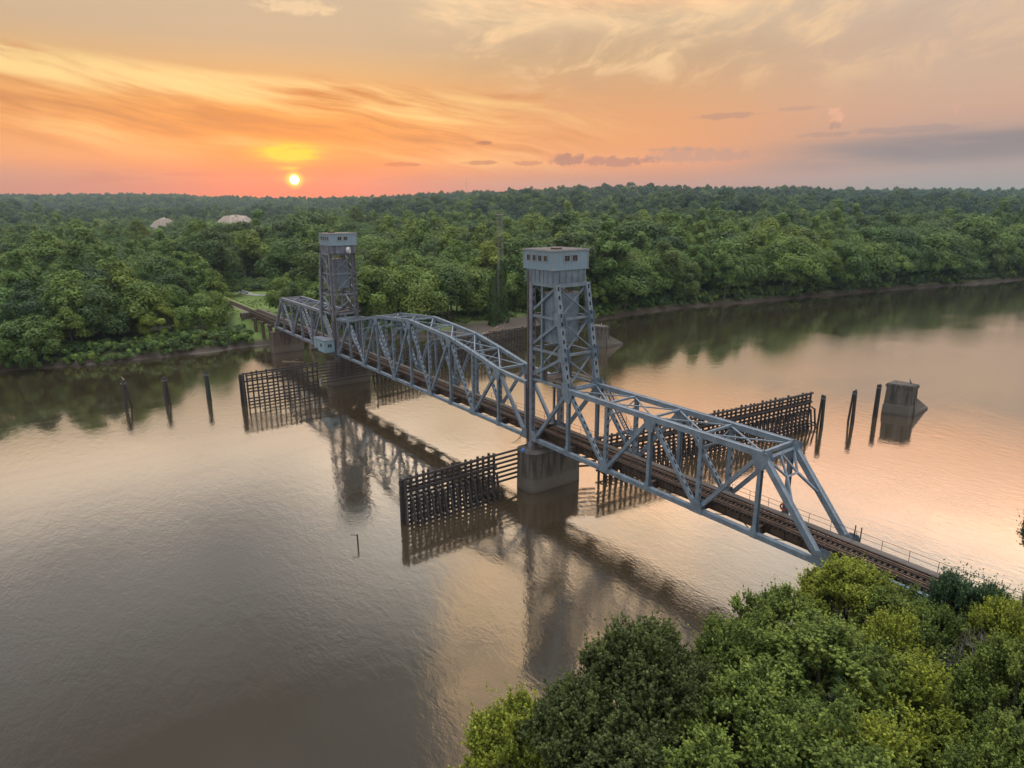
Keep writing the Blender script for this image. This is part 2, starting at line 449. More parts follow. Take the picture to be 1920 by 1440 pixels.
CONC = m_concrete('pier_concrete', (.078, .071, .063, 1), (.105, .096, .086, 1))
CONC_B = m_concrete('brown_pier_concrete', (.085, .064, .053, 1), (.11, .085, .07, 1))
def m_flat(name, c, rough=.6, metal=0.0, spec=None):
    m, t, b = mat_base(name)
    P = geo_pos(t); n = t.noise(P, 3.0, 5, .6)
    k = t.mix(t.ss(n, .3, .7), c, tuple(x * .8 for x in c[:3]) + (1,))
    t.l.new(k, b.inputs['Base Color']); b.inputs['Roughness'].default_value = rough; b.inputs['Metallic'].default_value = metal
    return m
WHITE = m_flat('white_paint', (.45, .46, .50, 1), .5)
DARKGLASS = m_flat('dark_window_glass', (.035, .03, .035, 1), .25)
FRAMEW = m_flat('window_frame_paint', (.22, .25, .28, 1), .5)
ROOFM = m_flat('dull_roof_sheet', (.085, .085, .10, 1), .8)
RED = m_flat('faded_red', (.30, .06, .04, 1), .6)
BLUE = m_flat('blue_plastic', (.05, .19, .55, 1), .5)
DARKIRON = m_flat('dark_iron', (.045, .042, .045, 1), .6)
BARK = m_timber('bark', (.05, .044, .037, 1), (.08, .07, .06, 1))
BARKP = m_timber('pale_dead_branch', (.14, .135, .125, 1), (.19, .18, .17, 1))
FEATHER = m_flat('dark_feathers', (.03, .03, .035, 1), .7)
FEATHERW = m_flat('grey_white_feathers', (.55, .55, .57, 1), .7)
RUBBER = m_flat('tyre_rubber', (.03, .03, .03, 1), .8)

def m_leaf(name, dark, light, trans=.28, near=False):
    m, t, b = mat_base(name)
    g = t.new('ShaderNodeNewGeometry'); oi = t.new('ShaderNodeObjectInfo')
    r = g.outputs['Random Per Island']
    P = geo_pos(t)
    n = t.noise(P, .45, 3, .6)
    leaf_tone = t.new('ShaderNodeAttribute', attribute_name='young')  # leaf tone: random in far crowns, painted light and shade in near ones
    f = t.m('ADD', t.m('ADD', t.mul(r, .30 if near else .10), t.mul(n, .25 if near else .35)), t.mul(leaf_tone.outputs['Fac'], .45 if near else .55))
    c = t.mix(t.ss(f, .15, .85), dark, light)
    big = t.noise(P, .011, 4, .6)
    if not near: c = t.mix(1.0, c, t.ramp(big, [(.32, (.62, .80, .92)), (.46, (.92, .97, .98)), (.60, (1.18, 1.12, .90)), (.72, (1.05, 1.0, .95))]), 'MULTIPLY')
    tint = (1.0, 1.0, 1.0, 1) if near else t.ramp(oi.outputs['Random'], [(0, (.66, .80, .80)), (.2, (1.05, 1.0, .85)), (.4, (.60, .70, .72)), (.6, (1.25, 1.15, .82)), (.8, (.85, .95, .92)), (1, (1.10, 1.12, 1.05))])
    c = t.mix(1.0, c, tint, 'MULTIPLY')
    t.l.new(c, b.inputs['Base Color'])
    b.inputs['Roughness'].default_value = .6
    b.inputs['Specular IOR Level'].default_value = .25
    tr = t.new('ShaderNodeBsdfTranslucent'); t.l.new(c, tr.inputs[0])
    ms = t.new('ShaderNodeMixShader'); ms.inputs[0].default_value = trans
    t.l.new(b.outputs[0], ms.inputs[1]); t.l.new(tr.outputs[0], ms.inputs[2])
    t.l.new(ms.outputs[0], t.n['Material Output'].inputs[0])
    return m
LEAF_FAR = m_leaf('woodland_leaves', (.042, .080, .024, 1), (.158, .245, .066, 1))
LEAF_HILL = m_leaf('hill_oak_leaves', (.014, .036, .022, 1), (.065, .118, .062, 1))
LEAF_WDARK = m_leaf('dark_woodland_leaves', (.026, .054, .025, 1), (.110, .168, .062, 1))
LEAF_WMID = m_leaf('floodplain_leaves', (.040, .075, .020, 1), (.180, .258, .060, 1))
LEAF_DARK = m_leaf('dark_leaves', (.030, .046, .013, 1), (.125, .160, .045, 1), near=True)
LEAF_MID = m_leaf('mid_green_leaves', (.040, .072, .014, 1), (.240, .320, .060, 1), near=True)
LEAF_YEL = m_leaf('yellow_green_leaves', (.080, .110, .012, 1), (.360, .410, .045, 1), near=True)
LEAF_BLUE = m_leaf('deep_green_leaves', (.020, .050, .024, 1), (.105, .190, .075, 1), near=True)
IVY = m_leaf('vine_leaves', (.026, .052, .018, 1), (.085, .140, .045, 1))

# ------------------------------------------------------------------ terrain
FAR_Y = np.array([-2500, -1200, -700, -401, -341, -304, -264, -229, -195, -167, -135, -107, -84, -65, -45, -25, -7, 2, 18, 45, 69, 120, 220, 400, 900])
FAR_X = np.array([-900, -300, -60, 59, 69.3, 80, 87, 94, 99, 106, 106.7, 104.4, 109, 107, 116, 127, 134, 135, 135, 135.2, 143, 156, 176, 205, 260])
NEAR_Y = np.array([-2500, -1000, -401, -200, -100, -60, -23, -6, 5, 20, 40, 60, 100, 300, 900])
NEAR_X = np.array([-1500, -600, -240, -125, -86, -74, -60, -50, -46, -44, -43, -44, -46, -60, -120])
RP_PX = np.array([-900, 0, 300, 450, 600, 700, 850, 1000, 1150, 1300, 1550, 1700, 1920, 2800])
RP_EL = np.array([17, 18, 18, 12, 9, 12, 19, 24, 29, 26, 22, 19, 19, 15.0])     # skyline, px above horizon
RP_D = np.array([2900, 2900, 2800, 2600, 2100, 1900, 1700, 1600, 1500, 1600, 1900, 2300, 2500, 2600.0])
RA_EL = np.array([0, -3, -10, -11, -10, -2, 9, 15, 15, 17, 10, 6, 4, 2.0])           # nearer ridge
RA_D = np.array([1300, 1250, 1250, 1200, 1150, 1050, 980, 930, 900, 930, 1050, 1200, 1300, 1300.0])
RP_AZ = -np.arctan((RP_PX - 960) / F_PX)       # + left, so descending with px
def sstep(a, b, x):
    u = np.clip((x - a) / (b - a), 0, 1); return u * u * (3 - 2 * u)
def fnoise(x, y, s, seed=0):
    """cheap smooth value noise"""
    xs, ys = x / s + seed * 17.3, y / s + seed * 9.1
    xi, yi = np.floor(xs), np.floor(ys); fx, fy = xs - xi, ys - yi
    fx, fy = fx * fx * (3 - 2 * fx), fy * fy * (3 - 2 * fy)
    h = lambda a, b: np.mod(np.sin(a * 127.1 + b * 311.7 + seed * 7.7) * 43758.5453, 1.0)
    return (h(xi, yi) * (1 - fx) + h(xi + 1, yi) * fx) * (1 - fy) + (h(xi, yi + 1) * (1 - fx) + h(xi + 1, yi + 1) * fx) * fy
def s_far(x, y): return x - np.interp(y, FAR_Y, FAR_X)
def s_near(x, y): return np.interp(y, NEAR_Y, NEAR_X) - x
def ground_z(x, y):
    x = np.asarray(x, float); y = np.asarray(y, float)
    sf, sn = s_far(x, y), s_near(x, y)
    mud = sstep(-48, -62, y) * sstep(-125, -95, y)          # the wide mud flat
    wob = (fnoise(x, y, 7, 3) - .5) * 1.6
    sf = sf + wob; 
    zf = np.where(sf < 0, np.maximum(sf * .25, -3), (1 - mud) * (2.6 * sstep(0, 4.5, sf)) + mud * (1.6 * sstep(0, 22, sf)))
    zf = zf + np.where(sf > 0, 1.2 * sstep(8, 60, sf), 0)
    zn = np.where(sn < 0, np.maximum(sn * .3, -3), 3.0 * sstep(0, 10, sn) + 2 * sstep(10, 30, sn))
    z = np.maximum(zf, zn)
    az = azel_of(x, y); r = np.hypot(x - CAM.x, y - CAM.y)
    ia = np.argsort(RP_AZ)
    el = np.interp(az, RP_AZ[ia], RP_EL[ia]); D = np.interp(az, RP_AZ[ia], RP_D[ia])
    elA = np.interp(az, RP_AZ[ia], RA_EL[ia]); DA = np.interp(az, RP_AZ[ia], RA_D[ia])
    nz = (fnoise(az * 1000, r * .12, 55, 1) - .5)
    nz2 = (fnoise(x, y, 150, 2) - .5)
    hA = np.maximum(CAM.z + (elA + 20 * nz) / F_PX * DA - 14.0, 4)
    hB = np.maximum(CAM.z + el / F_PX * D * np.cos(az) - 15.0, 8)
    uA = (r - (DA - 240)) / 240
    A_ = np.where(uA < 1, sstep(0, 1, uA + .35 * nz2 * uA * (1 - uA) * 4), 1 - .62 * sstep(1, 2.0, uA))
    uB = (r - DA * 1.22) / (D - DA * 1.22)
    B_ = sstep(0, 1, np.clip(uB + .30 * nz2 * np.clip(uB * (1 - uB), 0, 1) * 4, 0, 1)) * (1 - .3 * sstep(1.0, 1.5, r / D))
    hill = np.maximum((hA - 4) * A_, (hB - 4) * B_)
    z = z + np.where((np.abs(az) < 1.2) & (sf > 0), hill, 0)
    # railway embankment
    emb = 7.6 - np.maximum(np.abs(y) - 3.2, 0) * .55
    z = np.where((x > 150) & (x < 700) & (sf > 0), np.maximum(z, emb * sstep(146, 154, x)), z)
    z = np.where(x < -66, np.maximum(z, emb * sstep(-62, -70, x)), z)
    return z
def build_ground():
    rr = [0.0]; r = 6.0
    rs = []
    while r < 7000: rs.append(r); r *= 1.021 if r > 60 else 1.06
    rs = np.array(rs)
    fa = np.linspace(-.80, .80, 420); ba = np.linspace(.80, 2 * np.pi - .80, 70)[1:-1]
    an = np.concatenate([fa, ba])
    A, RR = np.meshgrid(an, rs)
    X = CAM.x + RR * np.cos(A + YAW); Y = CAM.y + RR * np.sin(A + YAW)
    Z = ground_z(X, Y)
    n, m = len(rs), len(an)
    V = np.stack([X, Y, Z], -1).reshape(-1, 3)
    V = np.vstack([V, [[CAM.x, CAM.y, float(ground_z(CAM.x, CAM.y))]]])
    F = []
    for i in range(n - 1):
        for j in range(m):
            k = (j + 1) % m; F.append((i * m + j, (i + 1) * m + j, (i + 1) * m + k, i * m + k))
    for j in range(m): F.append((n * m, j, (j + 1) % m))
    me = bpy.data.meshes.new('ground'); me.from_pydata(V.tolist(), [], F); me.shade_smooth()
    m_, t, b = mat_base('earth_and_grass')
    P = geo_pos(t); x, y, z = t.sep(P)
    n1 = t.noise(P, .12, 6, .6); n2 = t.noise(P, 1.4, 6, .65); n3 = t.noise(P, .02, 4, .5)
    grass = t.mix(t.ss(n1, .3, .7), (.145, .205, .040, 1), (.095, .150, .032, 1))
    grass = t.mix(t.ss(n2, .45, .75, 0, .5), grass, (.12, .15, .05, 1))
    mudc = t.mix(t.ss(n2, .3, .7), (.075, .056, .044, 1), (.050, .038, .031, 1))
    c = t.mix(t.ss(t.add(z, t.mul(n2, .9)), 1.3, 2.4), mudc, grass)
    wet = t.ss(t.add(z, t.mul(n2, .3)), .55, .1)
    c = t.mix(t.mul(wet, .6), c, (.05, .04, .032, 1))
    # woodland floor further from the clearing
    dx = t.m('SUBTRACT', x, 215.0); dy = t.m('SUBTRACT', y, -22.0)
    dist = t.m('SQRT', t.add(t.mul(dx, dx), t.mul(dy, dy)))
    c = t.mix(t.mul(t.m('MAXIMUM', t.ss(dist, 110, 150), t.ss(y, 5, 9)), t.ss(z, 1.2, 2.2)), c, t.mix(t.ss(n2, .3, .7), (.028, .045, .016, 1), (.05, .06, .025, 1)))
    t.l.new(c, b.inputs['Base Color'])
    t.put(b.inputs['Roughness'], t.ss(wet, 0, 1, .9, .45))
    bp = t.new('ShaderNodeBump'); bp.inputs['Strength'].default_value = .5; bp.inputs['Distance'].default_value = .3
    t.l.new(n2, bp.inputs['Height']); t.l.new(bp.outputs[0], b.inputs['Normal'])
    me.materials.append(m_)
    o = bpy.data.objects.new('ground', me); COL.objects.link(o); tag(o, kind='structure', label='wooded river banks rising to low hills')
build_ground()

# ------------------------------------------------------------------ water
def build_water():
    me = bpy.data.meshes.new('river')
    n = 40
    xs = np.linspace(-1600, 420, n); ys = np.linspace(-2600, 900, n)
    V = [(x, y, 0.0) for y in ys for x in xs]
    F = [(j * n + i, j * n + i + 1, (j + 1) * n + i + 1, (j + 1) * n + i) for j in range(n - 1) for i in range(n - 1)]
    me.from_pydata(V, [], F)
    m, t, b = mat_base('silty_water')
    P = geo_pos(t)
    mp = t.new('ShaderNodeMapping'); mp.inputs['Rotation'].default_value = (0, 0, R(35)); mp.inputs['Scale'].default_value = (1, 1.9, 1)
    t.l.new(P, mp.inputs[0])
    big = t.noise(P, .018, 4, .55, .6)
    patch = t.ss(big, .36, .66)
    n1 = t.noise(mp.outputs[0], .42, 3, .55, .4)      # ~2.4 m swell
    n2 = t.noise(mp.outputs[0], 1.5, 3, .6, .3)       # wavelets
    n3 = t.noise(mp.outputs[0], 4.2, 3, .6, .2)       # ripples
    h = t.add(t.mul(n1, .30), t.add(t.mul(t.mul(n2, .26), t.add(t.mul(patch, 1.2), .12)), t.mul(t.mul(n3, .060), t.add(t.mul(patch, 1.2), .15))))
    bp = t.new('ShaderNodeBump'); bp.inputs['Strength'].default_value = 1.0; bp.inputs['Distance'].default_value = .06
    t.l.new(h, bp.inputs['Height']); t.l.new(bp.outputs[0], b.inputs['Normal'])
    silt = t.noise(P, .05, 5, .6, .5)
    c = t.mix(t.ss(silt, .3, .7), (.040, .030, .0165, 1), (.048, .036, .022, 1))
    t.l.new(c, b.inputs['Base Color'])
    fl = t.new('ShaderNodeMapping'); fl.inputs['Rotation'].default_value = (0, 0, R(-8)); fl.inputs['Scale'].default_value = (1, .12, 1); t.l.new(P, fl.inputs[0])
    cur = t.noise(fl.outputs[0], .22, 5, .6, .8)
    t.put(b.inputs['Roughness'], t.ss(cur, .42, .66, .02, .13))
    b.inputs['IOR'].default_value = 2.1
    b.inputs['Coat Weight'].default_value = 1.0; b.inputs['Coat IOR'].default_value = 2.1; b.inputs['Coat Roughness'].default_value = .03
    t.l.new(bp.outputs[0], b.inputs['Coat Normal'])
    me.materials.append(m)
    o = bpy.data.objects.new('river', me); COL.objects.link(o); tag(o, kind='structure', label='wide brown river')
build_water()

# ------------------------------------------------------------------ bridge geometry
ZB, P1, H1, P2, GAP = 7.32, 7.468, 9.41, 7.2526, 2.028
HL = [0, 9.25, 10.75, 12.08, 12.65, 13.16, 12.65, 12.08, 10.75, 9.25, 0]
XC = 2 * GAP + 10 * P2
WY = 2.75
ZT = ZB + 1.22           # top of sleepers

def gusset(mb, x, y, z, kind, w=1.5, h=1.5):
    s = 1 if y > 0 else -1
    for yy in (y + s * .335, y - s * .335):
        if kind == 'top':
            pts = [(x - w / 2, yy, z + .28), (x + w / 2, yy, z + .28), (x + w / 2, yy, z - .35), (x + w * .26, yy, z - h), (x - w * .26, yy, z - h), (x - w / 2, yy, z - .35)]
        else:
            pts = [(x - w / 2, yy, z - .30), (x + w / 2, yy, z - .30), (x + w / 2, yy, z + .3), (x + w * .28, yy, z + h), (x - w * .28, yy, z + h), (x - w / 2, yy, z + .3)]
        mb.prism(pts, (0, .02 * (1 if yy > y else -1), 0))

def deck_parts(root, x0, x1, steel_n, dense=True, rail_side=-1, guard=True):
    """stringers, sleepers, rails, plank walk with handrail between x0 and x1"""
    for y in (-.95, .95):
        m = MB(); m.box(x0, x1, y - .02, y + .02, ZB + .08, ZB + .9)
        for z in (ZB + .06, ZB + .92): m.box(x0, x1, y - .16, y + .16, z - .02, z + .02)
        n = int((x1 - x0) / 1.8)
        for i in range(1, n):
            xx = x0 + (x1 - x0) * i / n
            for s in (-1, 1): m.box(xx - .015, xx + .015, y + s * .022, y + s * .14, ZB + .082, ZB + .898)
        m.build('stringer', STEEL_B, root)
    m = MB(); n = int((x1 - x0) / .52)
    for i in range(n):
        xx = x0 + (i + .5) * (x1 - x0) / n + random.uniform(-.03, .03); e = random.uniform(-.06, .06)
        m.box(xx - .115, xx + .115, -1.42 + e, 1.42 + e, ZB + .95, ZT + random.uniform(-.012, .012))
    m.build('sleeper_deck', TIES, root)
    m = MB()
    for y in (-1.28, 1.28): m.box(x0, x1, y - .09, y + .09, ZT + .015, ZT + .15)
    m.build('guard_timber', TIES, root)
    for y in (-.76, .76):
        m = MB(); m.box(x0, x1, y - .035, y + .035, ZT + .10, ZT + .17); m.box(x0, x1, y - .012, y + .012, ZT + .03, ZT + .10); m.box(x0, x1, y - .07, y + .07, ZT + .015, ZT + .03)
        m.build('rail', RAIL, root)
    if guard:
        for y in (-.40, .40):
            m = MB(); m.box(x0, x1, y - .035, y + .035, ZT + .08, ZT + .14); m.box(x0, x1, y - .012, y + .012, ZT + .03, ZT + .08); m.box(x0, x1, y - .06, y + .06, ZT + .015, ZT + .03)
            m.build('guard_rail', STEEL_B, root)
    # walkway on the far side
    s = rail_side
    m = MB()
    for k in range(4):
        ya = s * (1.52 + k * .20); m.box(x0, x1, min(ya, ya + s * .19), max(ya, ya + s * .19), ZT + .02, ZT + .075)
    m.build('walkway', PLANK, root)
    m = MB(); yr = s * 2.36; n = max(1, int((x1 - x0) / 2.4))
    for i in range(n + 1):
        xx = x0 + .1 + (x1 - x0 - .2) * i / n; m.tube((xx, yr, ZT - .1), (xx, yr, ZT + 1.12), .028, n=5)
    for z in (.58, 1.1): m.tube((x0, yr, ZT + z), (x1, yr, ZT + z), .024, n=5)
    m.build('handrail', DARKIRON, root)

def truss(root, nodes_x, heights, ends, steel, portal_at, plain_up=True, lateral=True, wv=.5, ch=.62):
    """Warren truss with verticals: x of every panel point, top chord height (0 = no top joint)."""
    n = len(nodes_x); d = 1 if nodes_x[-1] > nodes_x[0] else -1
    B = lambda i, y: Vector((nodes_x[i], y, ZB + .22)); T = lambda i, y: Vector((nodes_x[i], y, ZB + heights[i] - .15))
    tops = [i for i in range(n) if heights[i] > 0]
    for y in (WY, -WY):
        m = MB(); m.beam(B(0, y) - Vector((.3 * d, 0, 0)), B(n - 1, y) + Vector((.3 * d, 0, 0)), ch - .04, ch * .92)
        for i in range(0, n): gusset(m, nodes_x[i], y, ZB + .22, 'bot', 1.7 if i % 2 == 0 else .8, 1.35 if i % 2 == 0 else 1.1)
        m.build('bottom_chord', steel, root)
        m = MB()
        for a, b in zip(tops[:-1], tops[1:]):
            m.beam(T(a, y), T(b, y), ch, ch)
            e = T(a, y); f = T(b, y); dirv = (f - e).normalized(); nn = dirv.cross(Vector((0, 1, 0))); nn = nn if nn.z > 0 else -nn
            for sy in (-1, 1): m.obox((e + f) / 2 + nn * (ch / 2 + .018) + Vector((0, sy * (ch / 2 - .03), 0)), dirv * (f - e).length / 2, Vector((0, .06, 0)), nn * .015)
        for i in tops:
            if i % 2 == 1: gusset(m, nodes_x[i], y, T(i, y).z, 'top', 1.9, 1.6)
        m.build('top_chord', steel, root)
        for i in tops:
            if i in ends: continue
            m = MB()
            if i % 2 == 1: m.hbeam(B(i, y) + Vector((0, 0, .3)), T(i, y) - Vector((0, 0, .3)), wv, wv * .85)
            else: m.perf(B(i, y) + Vector((0, 0, .3)), T(i, y) - Vector((0, 0, .3)), wv, wv * .9)
            m.build('vertical', steel, root)
        for i in range(0, n - 1):
            o, e = (i, i + 1) if i % 2 == 1 else (i + 1, i)         # odd node is a top joint
            if heights[o] <= 0 or (heights[e] <= 0 and not (e in (0, n - 1))): continue
            p, q = B(e, y), T(o, y); u = (q - p).normalized()
            m = MB(); isend = e in portal_at
            if isend:
                m.beam(p, q, ch, ch * .9)
                nn = u.cross(Vector((0, 1, 0)))
                for sy in (-1, 1):
                    for sn in (-1, 1): m.obox((p + q) / 2 + nn * sn * (ch * .45 + .016) + Vector((0, sy * (ch / 2 - .05), 0)), u * (q - p).length / 2, Vector((0, .07, 0)), nn * .014)
                m.build('end_post', steel, root)
            else:
                end_d = e in (0, n - 1)
                if end_d: m.beam(p + u * .4, q - u * .4, wv, wv * .95)
                else: m.perf(p + u * .5, q - u * .5, wv, wv * .9)
                m.build('diagonal', steel, root)
    # floor beams
    for i in range(n):
        m = MB(); x = nodes_x[i]
        m.box(x - .02, x + .02, -WY + .33, WY - .33, ZB - .05, ZB + .93)
        for z in (ZB - .07, ZB + .935): m.box(x - .2, x + .2, -WY + .33, WY - .33, z - .015, z + .015)
        m.build('floor_beam', STEEL_B, root)
    # bottom laterals
    m = MB()
    for i in range(n - 1):
        for s in (-1, 1): m.beam((nodes_x[i], s * (WY - .3), ZB - .10 + .015 * s), (nodes_x[i + 1], -s * (WY - .3), ZB - .10 + .015 * s), .14, .02, (0, 1, 0))
    m.build('bottom_lateral_bracing', STEEL_B, root)
    # top struts, laterals, sway frames
    for k, i in enumerate(tops):
        m = MB(); t1, t2 = T(i, WY), T(i, -WY)
        big = (i in (tops[0], tops[-1]))
        m.beam(t1 - Vector((0, .3, -.08)), t2 + Vector((0, .3, .08)), .34 if big else .26, .36 if big else .26, (1, 0, 0))
        m.build('top_strut', steel, root)
        if not big:
            m = MB(); zl = t1.z - (2.1 if heights[i] > 9.6 else 1.5)
            if i % 2 == 0 or heights[i] > 9.6:
                m.beam((nodes_x[i], WY - .26, zl), (nodes_x[i], -WY + .26, zl), .18, .2, (1, 0, 0))
                for s in (-1, 1):
                    m.beam((nodes_x[i], s * (WY - .3), t1.z - .35), (nodes_x[i], 0, zl + .12), .12, .12, (1, 0, 0))
                    m.beam((nodes_x[i], s * (WY - .28), zl - 1.2), (nodes_x[i], s * (WY - 1.3), zl - .08), .12, .12, (1, 0, 0))
                m.build('sway_frame', steel, root)
    for a, b in zip(tops[:-1], tops[1:]):
        m = MB(); t1, t2 = T(a, WY), T(b, WY)
        for s in (-1, 1):
            m.beam(Vector((t1.x, s * (WY - .34), t1.z + .03 * s)), Vector((t2.x, -s * (WY - .34), t2.z + .03 * s)), .2, .14)
        m.build('top_lateral', steel, root)
    # portals in the plane of the end posts
    for e in portal_at:
        o = e - 1 if e > 0 else 1
        TA, TB, BA = T(o, WY), T(o, -WY), B(e, WY); u = (BA - TA).normalized()
        side = u.cross(Vector((0, 1, 0)))
        at = lambda s, y: Vector((TA.x, y, TA.z)) + u * s
        m = MB()
        m.beam(at(.55, WY - .3), at(.55, -WY + .3), .3, .3, side)
        for s in (-1, 1):
            m.beam(at(.7, s * (WY - .35)), at(3.0, s * .95), .2, .2, side)
            m.beam(at(.7, 0.12 * s), at(2.9, s * .92), .2, .2, side)
            m.beam(at(3.0, s * .95), at(5.6, s * (WY - .32)), .24, .24, side)
        m.beam(at(3.0, -1.05), at(3.0, 1.05), .22, .22, side)
        m.build('portal_frame', steel, root)

def approach(root, fx, steel):
    nx = [fx(i) for i in range(7)]
    # tower stands over panel 0: L0 is the pier bearing, no hip post there but a heavy diagonal up to U1
    truss(root, nx, [0, H1, H1, H1, H1, H1, 0], (), steel, (6,))
    for y in (WY, -WY):
        for (c, w) in ((nx[0], .4), (nx[6], .5)):
            m = MB(); m.prism([(c - w, y - .42, ZB - 1.24), (c + w, y - .42, ZB - 1.24), (c + w * .6, y - .42, ZB - .25), (c - w * .6, y - .42, ZB - .25)], (0, .84, 0)); m.build('bearing', STEEL_D, root)
    x0, x1 = min(nx), max(nx); deck_parts(root, x0 - .4, x1 + .4, steel)

near = thing('truss_span', 'blue grey riveted truss span nearest the viewer, ending in open portal above green trees', 'bridge span', (-22.4, 0, ZB))
approach(near, lambda i: -i * P1, STEEL)
far = thing('truss_span', 'short faded truss span beyond the far tower, ending at the far bank', 'bridge span', (XC + 22.4, 0, ZB))
approach(far, lambda i: XC + i * P1, STEEL_MAUVE)

lift = thing('lift_span', 'arched central truss span hung between the two lift towers', 'bridge span', (XC / 2, 0, ZB))
LX = [GAP + i * P2 for i in range(11)]
truss(lift, LX, HL, (), STEEL, (), wv=.46, ch=.55)
for s, i0, i1 in ((-1, 0, 1), (1, 10, 9)):
    m = MB()
    zt = ZB + HL[1] - .15
    for y in (WY, -WY):
        m.beam((LX[i1], y, zt), (LX[i0] - s * -.0, y, zt - .55), .5, .5)
    m.beam((LX[i0] - s * .2, WY - .25, zt - .55), (LX[i0] - s * .2, -WY + .25, zt - .55), .4, .7, (1, 0, 0))
    m.build('lifting_girder', STEEL, lift)
    m = MB()
    for y in (WY, -WY): m.hbeam((LX[i0] - s * .15, y, ZB + .4), (LX[i0] - s * .15, y, zt - .8), .3, .3)
    m.build('end_vertical', STEEL_MAUVE, lift)
deck_parts(lift, LX[0] - .6, LX[-1] + .6, STEEL)
m = MB()                                    # handrail along the crown of both chords
for y in (WY + .3, -WY - .3):
    for a, b in zip(range(1, 9), range(2, 10)):
        p = Vector((LX[a], y, ZB + HL[a] + .15)); q = Vector((LX[b], y, ZB + HL[b] + .15))
        for f in (0, .33, .66): c = p.lerp(q, f); m.tube(c - Vector((0, 0, .1)), c + Vector((0, 0, 1.0)), .03, n=4)
        m.tube(p + Vector((0, 0, .98)), q + Vector((0, 0, .98)), .015, n=4)
m.build('chord_handrail', DARKIRON, lift)

